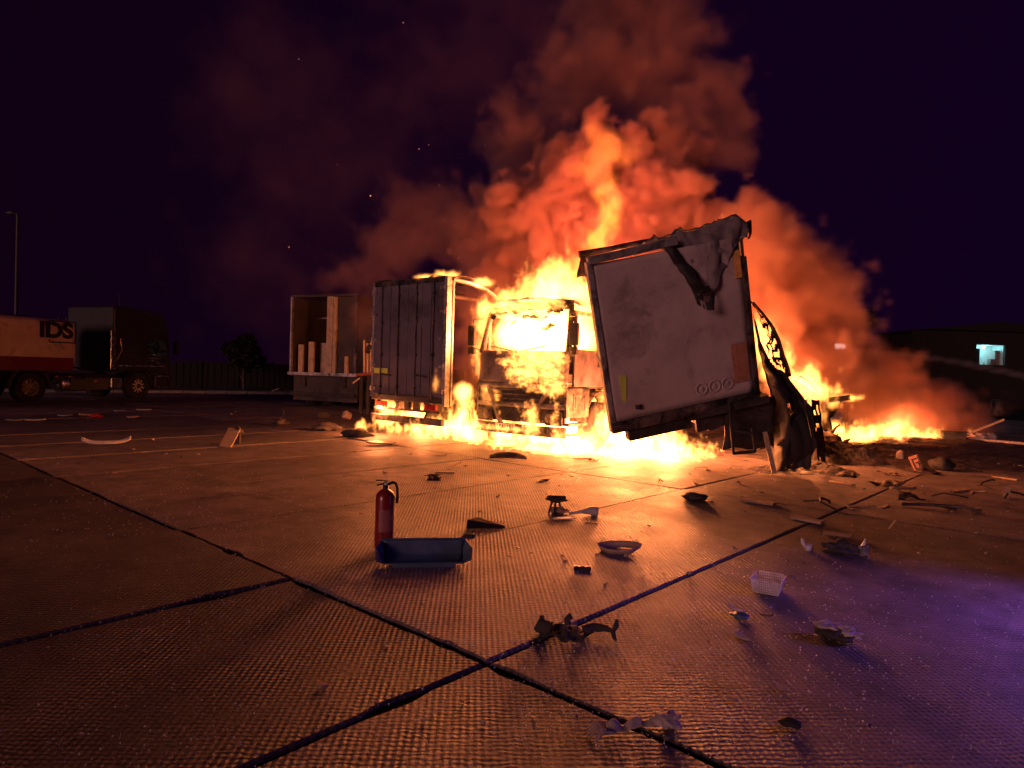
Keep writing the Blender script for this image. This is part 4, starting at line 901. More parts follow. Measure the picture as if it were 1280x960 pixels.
# sign board, dark box and pale pieces at the right
q0 = G(1150, 590); s_ = pxm(1150, 590, 1)
SB = thing('marked_board', 'tilted orange lit board with a dark rectangular mark beside the dark box', 'board', tuple(q0), yaw_view(q0))
bm_ = Matrix.Rotation(R(-25), 3, 'Y') @ Matrix.Rotation(R(-20), 3, 'X')
def bq(x, y, z): return bm_ @ Vector((x, y, z))
def bbox(c, dims): return MB().box(bq(*c), dims, bm_)
sw, sh = 11*s_, 22*s_
obj('board', bbox((0,0,sh/2), (sw, .02, sh)), MT['orange'], SB)
mk = MB()
for c, dims in (((0,-.013,sh*.80),(sw*.52,.006,.018)),((0,-.013,sh*.22),(sw*.52,.006,.018)),((-sw*.24,-.013,sh*.51),(.018,.006,sh*.58)),((sw*.24,-.013,sh*.42),(.018,.006,sh*.36)),((sw*.1,-.013,sh*.55),(sw*.28,.006,.018)),((sw*.40,-.013,sh*.5),(.012,.006,sh*.9))): mk.box(bq(*c), dims, bm_)
obj('dark_mark', mk, MT['ink'], SB)
single('dark_box', lump(rd, .20, .16, .13, 3, .25), MT['char'], 1176, 588, 'dark scorched box right of the marked board', 'box')
single('pale_chunk', lump(rd, .07, .05, .11, 3, .4), MT['card'], 1125, 575, 'upright pale chunk left of the marked board', 'debris')
q0 = G(1190, 550); s_ = pxm(1190, 550, 1)
BM = thing('wall_panel_wreckage', 'long charred panel with a raised pale end at the far right', 'panel', tuple(q0), yaw_view(q0))
obj('flat_part', MB().bar((-24*s_,0,.20),(18*s_,0,.20),.3,.10), MT['char'], BM); obj('raised_end', MB().bar((16*s_,0,.20),(52*s_,-.05,.66),.34,.05), MT['card'], BM)
obj('foot', MB().box((0,.1,.08),(30*s_,.4,.18)), MT['ash'], BM)
single('white_lump', lump(rd, .24, .16, .11, 4, .6), MT['cloth'], 1220, 549, 'pale torn sack left of its smaller neighbour under the raised panel', 'sack')
single('white_lump', lump(rd, .14, .12, .10, 4, .6), MT['cloth'], 1238, 549, 'smaller pale torn sack under the raised panel', 'sack')
ho = MB().tube([G(1212,550)+Vector((0,0,.05)), G(1232,553)+Vector((0,0,.05)), G(1256,555)+Vector((0,0,.05)), G(1300,559)+Vector((0,0,.05))], .045, 8)
tag(obj('fire_hose', ho, MT['cloth']), 'pale fire hose running off to the right edge', 'hose')
q0 = G(1246, 520)
RK = thing('burnt_drum', 'rounded scorched drum at the far right above the fire hose', 'drum', (q0.x, q0.y, 0), .3)
obj('body', MB().lathe([(0,0),(.30,0),(.31,.05),(.30,.35),(.315,.38),(.30,.41),(.29,.80),(.27,.82),(0,.80)], n=22), MT['burnt'], RK); obj('lid', MB().lathe([(.24,.83),(.10,.84),(.0,.85)], n=20), MT['rail'], RK)
single('ribbed_strip', MB().grid(lambda a, b: (-.55+1.1*a, -.06+.12*b, .03+.012*math.sin(a*60)), 60, 2), MT['card'], 1262, 583, 'ribbed pale strip lying at the right edge', 'strip', solid=.008, rz=-.03)
single('dark_bar', MB().tube([(-.4,0,.03),(-.1,.02,.05),(.25,.0,.06),(.45,-.03,.02)], .022, 6), MT['burnt'], 1172, 637, 'bent dark bar on the wet ground at right', 'bar', rz=.2)
single('upright_scrap', MB().box((0,0,.09),(.07,.02,.18)), MT['wood'], 1257, 623, 'small upright scrap at the right edge', 'scrap', tilt=(.2,.15))
single('small_stick', MB().box((0,0,.06),(.018,.012,.14)), MT['pale'], 1111, 661, 'thin pale stick leaning up from the wet ground', 'stick', tilt=(.3,.5))
# left hand debris
q0 = G(133, 557); s_ = pxm(133, 557, 1)
LT = thing('curved_trim', 'long curved pale trim strip lying alone on the dark left slabs', 'trim', tuple(q0), yaw_view(q0))
obj('strip', MB().grid(lambda a, b: (-27*s_+54*s_*a, .1*b+.12*(2*a-1)**2, .03+.07*(2*a-1)**4+.05*b), 24, 3), MT['white'], LT, solid=.012)
q0 = G(283, 558); s_ = pxm(283, 558, 1)
LP = thing('leaning_panel', 'tilted pale panel propped on a dark lump on the left slabs', 'panel', tuple(q0), yaw_view(q0)-.25)
pm_ = Matrix.Rotation(R(38), 3, 'X') @ Matrix.Rotation(R(-8), 3, 'Z')
obj('panel', MB().box(pm_ @ Vector((0,.22,.0))+Vector((0,-.05,.02)), (15*s_, .50, .03), pm_), MT['pale'], LP, bevel=.006)
obj('dark_lump', lump(rd, .09, .09, .09, 3, .5), MT['rag'], LP, loc=(.12, .36, .18)); obj('prop', MB().box((.1,.40,.11),(.1,.1,.24)), MT['rag'], LP)
single('flat_scrap', shard(rd, pxm(478,558,42), .45, .03, .05), MT['black'], 479, 556, 'flat black torn sheet between the left trailer and the extinguisher', 'sheet')
single('curved_fender', MB().grid(lambda a, b: (-.33+.66*a, .16*b-.3*(2*a-1)**2*.3, .02+.10*math.sin(b*2.4)*(1-.6*(2*a-1)**2)), 20, 6), MT['burnt'], 635, 574, 'curved burnt mudguard piece in front of the burning cab', 'mudguard', solid=.012)
single('black_lump', lump(rd, .30, .2, .09, 3, .6), MT['rag'], 448, 546, 'black lump nearest the left trailer on the slabs', 'lump')
single('black_lump', lump(rd, .30, .2, .10, 3, .6), MT['rag'], 407, 538, 'black lump left of the left trailer, further out', 'lump')
q0 = G(351, 532)
WF = thing('broken_fitting', 'knotted dark fitting with an upright rod left of the left trailer', 'debris', tuple(q0), yaw_view(q0))
obj('knot', lump(rd, .17, .12, .09, 3, 1.0), MT['burnt'], WF); obj('rod', MB().tube([(.05,0,.1),(.07,0,.4)], .016, 6), MT['burnt'], WF)
single('tyre_chunk', lump(rd, .2, .14, .12, 3, .7), MT['rag'], 404, 523, 'dark tyre chunk far left of the left trailer', 'debris')
single('pale_chunk', lump(rd, .14, .1, .13, 3, .6), MT['card'], 434, 524, 'pale broken chunk close to the left trailer', 'debris')
q0 = G(384, 494)
OB = thing('orange_lit_crate', 'flat orange lit crate on the ground below the gutted trailer', 'crate', tuple(q0), yaw_view(q0))
s_ = pxm(384, 494, 1)
obj('crate', MB().box((0,0,3*s_),(16*s_,.5,5*s_)), MT['card'], OB, bevel=.03); obj('crate_lid', MB().bar((-8*s_,.2,6*s_),(8*s_,.2,10*s_),.5,.06), MT['grey'], OB)
single('thin_slat', MB().box((0,0,.04),(.42,.06,.05)), MT['pale'], 344, 490.5, 'thin pale slat lying near the kerb', 'slat', tilt=(0,-.4), dz=.1)
for k, (px, py) in enumerate(((45,527),(80,521),(110,520),(150,515),(165,523),(20,527),(180,514))):
    single('road_scrap', shard(rd, rd.uniform(.3,.6), rd.uniform(.15,.3), .03, .1), MT['grey'] if k % 2 else MT['card'], px, py, 'small pale scrap on the dark ground near the tanker lorry', 'scrap', group='pale scraps near the tanker', rz=rd.uniform(-.5,.5))
single('red_lamp_scrap', lump(rd, .15, .08, .05, 3, .5), MT['redp'], 120, 522, 'glowing red plastic lamp fragment near the tanker lorry', 'scrap')
# scattered small fragments
frag = []
for k in range(6):
    frag.append((shard(rd, rd.uniform(.05,.13), rd.uniform(.03,.06), .006, .2) if k % 2 else lump(rd, rd.uniform(.025,.05), rd.uniform(.02,.035), rd.uniform(.012,.025), 1, .6)).mesh('fragment'))
    frag[-1].materials.append([MT['card'], MT['rag'], MT['cloth'], MT['black'], MT['grey'], MT['burnt']][k])
KINDS_ = ['torn card flake', 'charred crumb', 'flat cloth coloured flake', 'black plastic crumb', 'flat grey flake', 'burnt metal crumb']
def fk(me): return 'small '+KINDS_[frag.index(me)]
FR = random.Random(4); pts = []
for k in range(190):
    q = FR.random()
    if q < .45: px, py = FR.uniform(520, 1270), FR.uniform(560, 720)
    elif q < .7: px, py = FR.uniform(820, 1270), FR.uniform(560, 640)
    elif q < .85: px, py = FR.uniform(60, 520), FR.uniform(515, 600)
    else: px, py = FR.uniform(80, 1200), FR.uniform(640, 930)
    pts.append((px, py))
pts += [(402,860),(667,897),(577,880),(600,640),(550,600),(482,809)]
for k, (px, py) in enumerate(pts):
    p = G(px, py); o = bpy.data.objects.new('scrap_fragment', frag[FR.randrange(6)]); COL.objects.link(o); o.location = p
    sc = .25+.08*p.y*FR.uniform(.25, 1.2); sc = min(sc, 1.5) if k < 190 else .7
    o.scale = (sc, sc*FR.uniform(.6, 1.2), sc*FR.uniform(.4, .9)); o.rotation_euler = (FR.uniform(-.2,.2), FR.uniform(-.2,.2), FR.uniform(0, 6.28))
    kq = fk(o.data)
    zone = 'on the dark slabs left of the fire extinguisher' if px < 480 else ('near the bottom edge of the yard' if py > 700 else ('on the wet ground right of the collapsed trailer' if px > 960 else 'on the lit slabs in front of the burning trailers'))
    tag(o, kq+' '+zone, 'fragment', kq+'s '+zone)
# larger charred pieces strewn round the right hand fire
CK = [('charred_plank', 'charred plank', 'plank'), ('burnt_sheet', 'crumpled burnt sheet', 'sheet'), ('scorched_strip', 'bent scorched strip', 'strip')]
CM = [MB().box((0,0,.03), (.7,.11,.04)).mesh('charred_plank'), MB().grid(lambda a, b: crumple((-.3+.6*a, -.2+.4*b, .09), 5, .13), 10, 8).mesh('burnt_sheet'), MB().tube([(-.45,0,.03),(-.15,.05,.09),(.1,-.02,.12),(.4,.06,.03)], .02, 6).mesh('scorched_strip')]
for m_, k in zip(CM, ('wood', 'burnt', 'char')): m_.materials.append(MT[k])
for k in range(42):
    px, py = (FR.uniform(1020, 1275), FR.uniform(556, 640)) if k < 30 else (FR.uniform(480, 900), FR.uniform(556, 610))
    q = FR.randrange(3); nm, lbl, ct = CK[q]; o = bpy.data.objects.new(nm, CM[q]); COL.objects.link(o); o.location = G(px, py); sc = FR.uniform(.3, .8) if k < 30 else FR.uniform(.25, .5)
    o.scale = (sc, sc, sc); o.rotation_euler = (FR.uniform(-.12,.12), FR.uniform(-.2,.05), FR.uniform(0, 6.28))
    wh = 'strewn on the wet ash near the right flames' if k < 30 else 'lying on the bright concrete before the burning cab'
    tag(o, lbl+' '+wh, ct, lbl+'s '+wh)
# glass crumbs: too many to count
sh = MB(); SR = random.Random(9)
for k in range(5200):
    if SR.random() < .45: px, py = SR.uniform(0, 1280), SR.uniform(575, 960)
    else: px, py = 640+abs(SR.gauss(0, 300)), SR.uniform(560, 930)
    if SR.random() < .25: px, py = SR.gauss(250, 130), SR.gauss(690, 70)
    if py < 520: continue
    p = G(px, py); s_ = SR.uniform(.0024, .006)*(1+.06*p.y)
    a = Vector((SR.gauss(0,1), SR.gauss(0,1), SR.gauss(0,1))).normalized()*s_; b = a.orthogonal().normalized()*s_*SR.uniform(.6,1); c = a.cross(b).normalized()*s_*.6; p.z += s_*.8
    sh.add([p+a, p-a*.5+b, p-a*.5-b, p+c], [(0,1,3),(1,2,3),(2,0,3),(0,2,1)])
so_ = obj('glass_crumbs', sh, mat('glass_crumb', (.85,.83,.85), .4, .0, .1), kind='stuff'); so_['label'] = 'tiny glass crumbs glinting all over the concrete'
# wet ash and rubble bed round the right hand fire
def ash_h(x, y):
    p = Vector((x, y, 0)); px = Vector((9.6, 16.2)); dx, dy = (x-10.2)/6.6, (y-16.2)/5.6
    m_ = 1-math.hypot(dx, dy)+.30*mnoise.noise(p*.5)+.18*mnoise.noise(p*1.6)
    return -.03+max(0, min(1, m_*2.2))*(.05+.07*abs(mnoise.noise(p*.9))+.055*abs(mnoise.noise(p*2.7))+.03*mnoise.noise(p*7))
ab = MB().grid(lambda a, b: (2.6+15*a, 9.0+14*b, ash_h(2.6+15*a, 9.0+14*b)), 190, 180)
ao = obj('ash_bed', ab, MT['ash'], kind='stuff'); ao['label'] = 'dark wet ash and rubble spread round the right fire'
# dark mound in front of right flames, with bent pipes and burning wreck
def heap_mesh(wx, wy, h, seed):
    o = Vector((seed*7.3, seed*3.1, 0))
    def fn(a, b):
        x, y = (2*a-1), (2*b-1); p = Vector((x*wx, y*wy, 0)); m_ = 1-math.hypot(x, y)+.35*mnoise.noise(p*1.4+o)
        z = max(0, min(1, m_*1.6))*h*(.5+.7*abs(mnoise.noise(p*1.9+o))+.5*abs(mnoise.noise(p*5+o))+.12*mnoise.noise(p*13+o))
        return (p.x+.05*mnoise.noise(p*6+o), p.y, z-.01)
    return MB().grid(fn, 60, 40, False)
def mound(px, py, wx, dy_, h, label, seed):
    p = G(px, py); o = obj('rubble_mound', heap_mesh(wx*1.3, dy_*1.6, h*1.6, seed), MT['ash']); o.location = p; return tag(o, label, 'rubble')
mound(1120, 562, 1.2, .45, .10, 'low dark rubble mound in front of the right ground flames', 3)
mound(1066, 566, .8, .4, .10, 'dark rubble mound between the wreck and the right flames', 6)
mound(1000, 588, .75, .35, .10, 'dark burnt heap under the collapsed trailer corner', 9)
single('scorched_block', lump(rd, .14, .1, .05, 3, .5), MT['ash'], 868, 625, 'dark flat stain like block on the slab near the fire edge', 'block')
bpz = G(1060, 545); B0 = Vector((bpz.x, bpz.y, 0))
BP = thing('bent_pipe', 'pair of bent scorched pipes sticking up in the right smoke', 'pipe', tuple(B0))
yy = B0.y
for off in (0, 4):
    obj('pipe', MB().tube([at(x+off, y, yy)-B0 for x, y in ((1029,397),(1032,412),(1036,430),(1041,446),(1047,458))]+[Vector((at(1056+off,500,yy)-B0).to_tuple()), Vector((.0+off*.02, .1, 0))], [.025,.035,.04,.045,.045,.04,.04], 8), MT['burnt'], BP)
WK = thing('burning_wreck', 'burning heap of twisted metal right of the collapsed trailer', 'wreckage', tuple(Vector((at(1018,500,13.2).x, 13.2, 0))))
w0 = Vector((at(1018,500,13.2).x, 13.2, 0))
def lw(x, y, Y=13.2): return at(x, y, Y)-w0
obj('side_panel', MB().grid(lambda a, b: crumple(lw(1005+37*a-3*b, 497+4*a+ (36+4*a)*b), 4, .08), 10, 10), MT['burnt'], WK, solid=.03)
obj('top_edge', MB().tube([lw(990,476),lw(1008,488),(lw(1024,497)),lw(1042,503),lw(1050,500)], .05, 6), MT['char'], WK)
obj('wire_loop', MB().tube([lw(993,480,13.1),lw(1000,470,13.1),lw(1012,478,13.1),lw(1024,494,13.1),lw(1010,489,13.1),lw(996,486,13.1)], .018, 6), MT['char'], WK)
obj('jutting_bar', MB().bar(lw(1035,500,13.0), lw(1062,497,13.0), .06, .10), MT['char'], WK)
for k in range(9): obj('twisted_beam', MB().tube([Vector((rd.uniform(-.6,.9), rd.uniform(0,1.6), 0)), Vector((rd.uniform(-.5,.8), rd.uniform(0,1.4), rd.uniform(.3,.8))), Vector((rd.uniform(-.6,1), rd.uniform(0,1.5), rd.uniform(.2,1.1)))], .04, 6), MT['char'], WK)
for k in range(14):
    p0 = Vector((rd.uniform(-.8,1.2), rd.uniform(-.3,1.4), rd.uniform(.1,.6))); o_ = obj('crushed_sheet', MB().grid(lambda a, b: crumple((-.25+.5*a, -.2+.4*b, 0), 4+k*.3, .22), 8, 7), MT['burnt'] if k % 3 else MT['char'], WK, solid=.012)
    o_.location = p0; o_.rotation_euler = (rd.uniform(-1.2,1.2), rd.uniform(-1,1), rd.uniform(0,6))
obj('rubble_foot', heap_mesh(1.2, 1.1, .4, 4), MT['ash'], WK, loc=(.2, .5, 0))

# ================================================================== FIRE, SMOKE, WATER
def fire(name_label, bmin, bmax, vox, build, k, col=(1,.30,.055)):
    o = volume('fire', flame_material('flame', col, k), bmin, bmax, vox, build); o['label'] = name_label; return o
def loc_of(mtx_, p): return tuple(mtx_ @ Vector(p))
def bset(pts, Y=None):
    """(px, py, rx metres, ry, rz, depth or None for on the ground, z) -> blobs"""
    o = []
    for q in pts: o.append((tuple(q[0]), q[1]))
    return o
# 1 flames pooled on the ground between the trailers and under the cab
gl_ = [((*G(px, py).xy, .0), (rx, ry, rz)) for px, py, rx, ry, rz in (
    (600,545,.8,.6,.42),(580,535,.7,.7,.60),(625,556,.6,.4,.20),(660,563,.7,.4,.18),(700,568,.8,.5,.24),(740,566,.8,.6,.45),(780,570,1.0,.75,.62),(815,572,.9,.7,.55),(848,570,.7,.55,.36),(870,571,.5,.25,.14),(760,552,1.1,.9,1.0),(720,556,.9,.7,.6),(800,556,1.0,.8,.8))]
gl_ += [(loc_of(mtc, p), r_) for p, r_ in (((-1.3,.2,.1),(.55,.7,.65)),((-1.65,1.3,.3),(.55,.9,1.0)),((-1.8,2.6,.4),(.6,1.0,1.3)),((-1.9,4,.6),(.7,1.2,1.4)),((0,1.0,.2),(1.2,1.3,.55)),((1.2,1.6,.4),(.45,.6,.7)),((0,3,.3),(1.2,1.6,.8)))]
gl_ += [(loc_of(mtx, p), r_) for p, r_ in (((.35,.15,.66),(.22,.2,.42)),((1.2,.5,.5),(.9,.5,.22)),((2.0,.4,.25),(.8,.5,.3)),((.4,.2,.3),(.4,.3,.16)),((1.3,.0,.2),(1.2,.3,.16)),((2.6,.5,.4),(.35,.6,.7)))]
def ground_flames(F, p):
    wz = F.v('MULTIPLY', p, (1, .7, .42))
    n = F.noise(wz, 2.9, 5, .6, .9); n2 = F.noise(wz, 8, 3, .6, .9)
    b = F.blobs(p, gl_)
    x = F.m('ADD', b, F.m('ADD', F.m('MULTIPLY', F.m('SUBTRACT', n, .5), 3.6), F.m('MULTIPLY', F.m('SUBTRACT', n2, .5), 2.4)))
    return F.smooth(x, .37, .64)
F1 = fire('white hot flames pooled on the concrete under the trailers and cab', (-5.2, 11.2, 0.005), (5.6, 19.5, 2.6), .036, ground_flames, 22)
# 2 flames filling the cab and eating down its front
def cab_flames(F, p):
    inv = mtc.inverted(); q = F.v('SUBTRACT', p, tuple(mtc.translation))
    lx_ = F.v('DOT_PRODUCT', q, tuple(mtc.col[0].xyz)); ly_ = F.v('DOT_PRODUCT', q, tuple(mtc.col[1].xyz))
    cx_ = F.n('ShaderNodeCombineXYZ'); F.put(cx_.inputs[0], lx_); F.put(cx_.inputs[1], ly_)
    sz = F.n('ShaderNodeSeparateXYZ'); F.put(sz.inputs[0], p); F.put(cx_.inputs[2], sz.outputs[2]); L_ = cx_.outputs[0]
    wz = F.v('MULTIPLY', L_, (1, 1, .6))
    n = F.noise(wz, 2.4, 5, .62, .6); n2 = F.noise(wz, 8.5, 4, .65, .8)
    inside = F.blobs(L_, [((-.55,.8,2.45),(.75,.75,.62)),((.5,.8,2.45),(.85,.75,.65)),((.9,1.0,2.3),(.5,.6,.5)),((0,1.2,2.1),(1.1,.7,.6))])
    a = F.smooth(F.m('ADD', inside, F.m('MULTIPLY', F.m('SUBTRACT', n, .5), .8)), .08, .42)
    lace_ = F.blobs(L_, [((.50,-.10,1.95),(.80,.16,.50)),((.95,-.10,1.70),(.42,.16,.75)),((.35,-.10,1.60),(.55,.15,.42)),((1.02,-.06,1.30),(.24,.14,.42)),((.30,-.1,2.3),(.85,.18,.5)),((-.15,-.08,1.78),(.40,.12,.10)),((.50,-.12,.60),(.22,.12,.42)),((.75,-.1,1.22),(.55,.12,.12)),((0,-.02,2.95),(1.1,.2,.14)),((.5,-.02,2.98),(.7,.25,.22)),((1.05,-.05,.6),(.12,.1,.6)),((-.3,-.1,.34),(.8,.1,.07))])
    flat = F.v('MULTIPLY', L_, (1, .15, .8)); h1 = F.noise(flat, 10, 4, .65, 1.0); holes_ = F.smooth(h1, .44, .56)
    rid = F.m('SUBTRACT', 1, F.m('MULTIPLY', F.m('ABSOLUTE', F.m('SUBTRACT', n2, .5)), 5.5))
    l_ = F.m('ADD', lace_, F.m('ADD', F.m('MULTIPLY', F.m('SUBTRACT', n, .5), 1.9), F.m('MULTIPLY', F.m('SUBTRACT', rid, .62), .9)))
    c = F.m('MULTIPLY', F.m('MULTIPLY', F.smooth(l_, .22, .46), F.m('ADD', .06, holes_)), 1.5)
    roof = F.blobs(L_, [((-.6,.5,3.15),(.55,.5,.45)),((.1,.6,3.2),(.6,.6,.62)),((.75,.6,3.2),(.6,.6,.75)),((1.05,.9,3.1),(.5,.8,.7)),((0,1.4,3.4),(1.1,.8,.8)),((-1.25,.3,2.3),(.22,.35,.8)),((-1.22,.2,1.6),(.16,.25,.5)),((-1.2,.25,2.95),(.3,.4,.3))])
    r_ = F.smooth(F.m('ADD', roof, F.m('ADD', F.m('MULTIPLY', F.m('SUBTRACT', n, .5), 3.4), F.m('MULTIPLY', F.m('SUBTRACT', n2, .5), 2.2))), .30, .72)
    return F.m('ADD', F.m('ADD', a, c), F.m('MULTIPLY', r_, .55))
F2 = fire('flames filling the burning cab and licking over its front and roof', (-2.4, 12.8, .25), (2.9, 17.8, 4.5), .032, cab_flames, 20)
# 3 tall flame column over the cab
ctr = [at(px, py, Y) for px, py, Y in ((690,350,16.9),(725,330,16.9),(748,300,17.0),(760,275,17.1),(764,250,17.2),(757,232,17.3),(740,212,17.6),(757,188,17.8),(745,172,17.9))]
def column_flames(F, p):
    wz = F.v('MULTIPLY', p, (1, 1, .7))
    n = F.noise(wz, 1.5, 6, .62, .9); n2 = F.noise(wz, 4.5, 5, .65, .8)
    R_ = [(.42,.5,.5),(.45,.5,.5),(.42,.5,.62),(.40,.5,.62),(.38,.5,.55),(.48,.5,.55),(.85,.6,.6),(.8,.6,.55),(.6,.5,.45)]
    b = F.blobs(p, [(tuple(c), r_) for c, r_ in zip(ctr, R_)])
    x = F.m('ADD', b, F.m('ADD', F.m('MULTIPLY', F.m('SUBTRACT', n, .5), 3.0), F.m('MULTIPLY', F.m('SUBTRACT', n2, .5), 2.0)))
    sz = F.n('ShaderNodeSeparateXYZ'); F.put(sz.inputs[0], p)
    return F.m('MULTIPLY', F.m('POWER', F.smooth(x, .12, .85), 1.3), F.smooth(sz.outputs[2], 8.2, 4.2, .16, 1) if False else F.m('SUBTRACT', 1.0, F.smooth(sz.outputs[2], 4.6, 7.0, 0, .80)))
F3 = fire('tall orange flame column rising over the cab into the smoke', (-.6, 15.6, 3.2), (4.6, 20, 8.9), .06, column_flames, 7.0, col=(1,.19,.022))
# 4 flames at the right: wreck top, behind the shredded curtain, along the ground
rl_ = [((*G(px, py).xy, .05), r_) for px, py, r_ in ((1015,560,(.4,.35,.40)),(1030,556,(.7,.4,.46)),(1058,554,(.9,.4,.44)),(1085,551,(.9,.45,.46)),(1045,540,(.7,.5,.40)),(1105,548,(.6,.45,.42)),(1122,546,(.45,.4,.85)),(1140,547,(.5,.4,.38)),(1158,549,(.4,.35,.35)),(1176,547,(.14,.14,.38)),(1213,546,(.16,.16,.30)))]
rl_ += [(tuple(at(px, py, Y)), r_) for px, py, Y, r_ in ((990,477,13.0,(.35,.4,.18)),(1008,487,13.0,(.4,.45,.2)),(1026,495,13.0,(.4,.4,.16)),(1040,505,13.0,(.25,.3,.15)),(1060,497,13.2,(.3,.3,.06)),(1018,520,12.9,(.3,.3,.35)),(952,425,12.4,(.30,.4,.55)),(958,455,12.5,(.28,.4,.5)),(970,468,12.7,(.3,.3,.3)),(985,455,13.3,(.3,.3,.4)),(1037,487,14.2,(.35,.3,.16)),(1122,512,21,(.28,.3,.35)),(1000,482,13.6,(.6,.6,.4)))]
def right_flames(F, p):
    wz = F.v('MULTIPLY', p, (1, .8, .45)); n = F.noise(wz, 3.0, 5, .62, .9); n2 = F.noise(wz, 8, 3, .6, .9)
    x = F.m('ADD', F.blobs(p, rl_), F.m('ADD', F.m('MULTIPLY', F.m('SUBTRACT', n, .5), 3.2), F.m('MULTIPLY', F.m('SUBTRACT', n2, .5), 2.2)))
    return F.smooth(x, .28, .66)
F4 = fire('orange flames along the ground and wreck at the right', (3.4, 11.2, .01), (14.6, 21.6, 3.2), .045, right_flames, 14)
# 5 flames on the left trailer
tlb = [(loc_of(mtx, p), r_) for p, r_ in (((1.75,.2,TH+.03),(.5,.3,.10)),((2.3,.2,TH+.06),(.4,.3,.14)),((2.75,.9,TH-.05),(.3,.4,.14)),((2.33,-.06,TZ+.42),(.10,.10,.26)),((2.62,.5,TZ+.2),(.3,.5,.3)),((2.9,1.2,TZ+.1),(.4,.7,.4)))]
def trailer_flames(F, p):
    wz = F.v('MULTIPLY', p, (1, 1, .7)); n = F.noise(wz, 3.6, 5, .62, .6)
    x = F.m('ADD', F.blobs(p, tlb), F.m('MULTIPLY', F.m('SUBTRACT', n, .5), 2.1)); return F.smooth(x, .2, .8)
F5 = fire('small flames licking the roof edge and corner of the left trailer', (-3.4, 13.8, .7), (.3, 18, 4.2), .045, trailer_flames, 22)
# lamps of the fire itself: each sits within one of the flames above
for p, w, rad, par in (
    (G(775,566)+Vector((0,0,.6)), 900, .2, F1), (G(835,570)+Vector((0,0,.35)), 520, .16, F1), (G(715,560)+Vector((0,0,.3)), 380, .16, F1), (G(592,540)+Vector((0,0,.22)), 170, .14, F1),
    (Vector(loc_of(mtc, (-1.8,2.6,.7))), 480, .15, F1), (Vector(loc_of(mtx, (1.2,.6,.4))), 120, .15, F1),
    (Vector(loc_of(mtx, (.32,-.02,.60))), 220, .08, F1),
    (Vector(loc_of(mtc, (.3,.75,2.45))), 1000, .3, F2), (Vector(loc_of(mtc, (.2,.9,3.5))), 230, .15, F2),
    (ctr[1], 150, .10, F3), (ctr[3], 170, .09, F3), (ctr[5], 120, .08, F3), (ctr[7], 30, .06, F3),
    (at(1008,487,13.0), 120, .12, F4), (at(955,440,12.6), 90, .10, F4), (G(1122,546)+Vector((0,0,.3)), 300, .14, F4), (at(985,462,13.3), 100, .12, F4),
    (Vector(loc_of(mtx, (2.75,.9,TH+.02))), 60, .1, F5)):
    firelight(par, p, w, rad, GLOW_COL if p.z > 3.2 else FIRE_COL)
# assumed violet lamp, unseen just outside the right edge, added to tint wet concrete
bl = bpy.data.lights.new('assumed_beacon_light', 'SPOT'); bl.energy = 175; bl.color = (.34, .14, 1.0); bl.shadow_soft_size = .12; bl.spot_size = R(110); bl.spot_blend = 1
blo = bpy.data.objects.new('assumed_beacon_light', bl); COL.objects.link(blo); blo.location = (4.7, 4.3, 1.25); blo.rotation_euler = Vector((-1.25, -.1, -1.5)).to_track_quat('-Z', 'Y').to_euler()
# ---- smoke
def px_blobs(lst): return [(tuple(at(px, py, Y)), (rx, ry, rz)) for px, py, Y, rx, ry, rz in lst]
core = px_blobs(((700,310,19.2,1.5,1.4,1.3),(655,270,19.4,1.4,1.4,1.2),(715,235,19.5,1.6,1.5,1.4),(800,255,19.5,1.9,1.6,1.5),(765,190,19.6,1.5,1.4,1.1),(850,290,19.4,1.7,1.5,.9),(760,330,19.2,2.0,1.4,1.2),(640,345,19.5,1.3,1.3,1.2),(825,205,19.8,1.2,1.3,1.0)))
upper = px_blobs(((835,160,20,1.7,1.7,1.5),(885,110,20.4,1.35,1.5,1.3),(840,60,20.8,1.7,1.7,1.6),(790,110,20.6,2.0,1.8,1.8),(880,190,20.0,1.0,1.3,.55),(735,110,21,2.0,2.0,1.8),(790,0,21.5,2.6,2.2,1.8),(905,165,20.2,1.0,1.1,1.2),(660,180,21,1.8,1.8,1.5)))
lowl = px_blobs(((560,300,20.2,2.0,1.8,1.2),(500,310,20.8,1.8,1.8,1.1),(600,330,19.8,1.6,1.8,1.3),(450,345,21.0,1.4,1.6,1.0),(545,260,20.8,1.8,1.8,1.0),(605,420,18.0,1.0,1.8,2.4),(595,470,18.2,1.1,1.8,1.3),(455,400,20.8,.7,1.2,1.0)))
rightp = px_blobs(((965,330,14.5,1.0,1.3,1.0),(990,370,14.8,1.3,1.4,1.1),(1025,420,15.2,1.2,1.4,1.0),(1050,450,15.6,1.0,1.4,.7),(1000,450,15.0,1.4,1.5,1.0),(955,400,14.4,.8,1.3,1.2),(940,300,15,.9,1.3,.8)))
rightl = px_blobs(((1080,490,18.5,1.6,1.6,.8),(1130,515,20,1.5,1.6,.7),(1180,520,20.8,1.5,1.5,.7),(1212,530,21,1.0,1.2,.5),(1160,495,20.4,1.4,1.4,.6),(1100,455,19.6,1.0,1.2,.5),(1100,470,19.2,1.2,1.4,.6)))
veil = px_blobs(((420,200,21,4.5,2.6,4.0),(560,100,21,4.5,2.6,3.2),(330,330,22,3.5,2.4,3.0),(700,20,21,5,2.6,3),(330,120,21.5,3.5,2.4,3)))
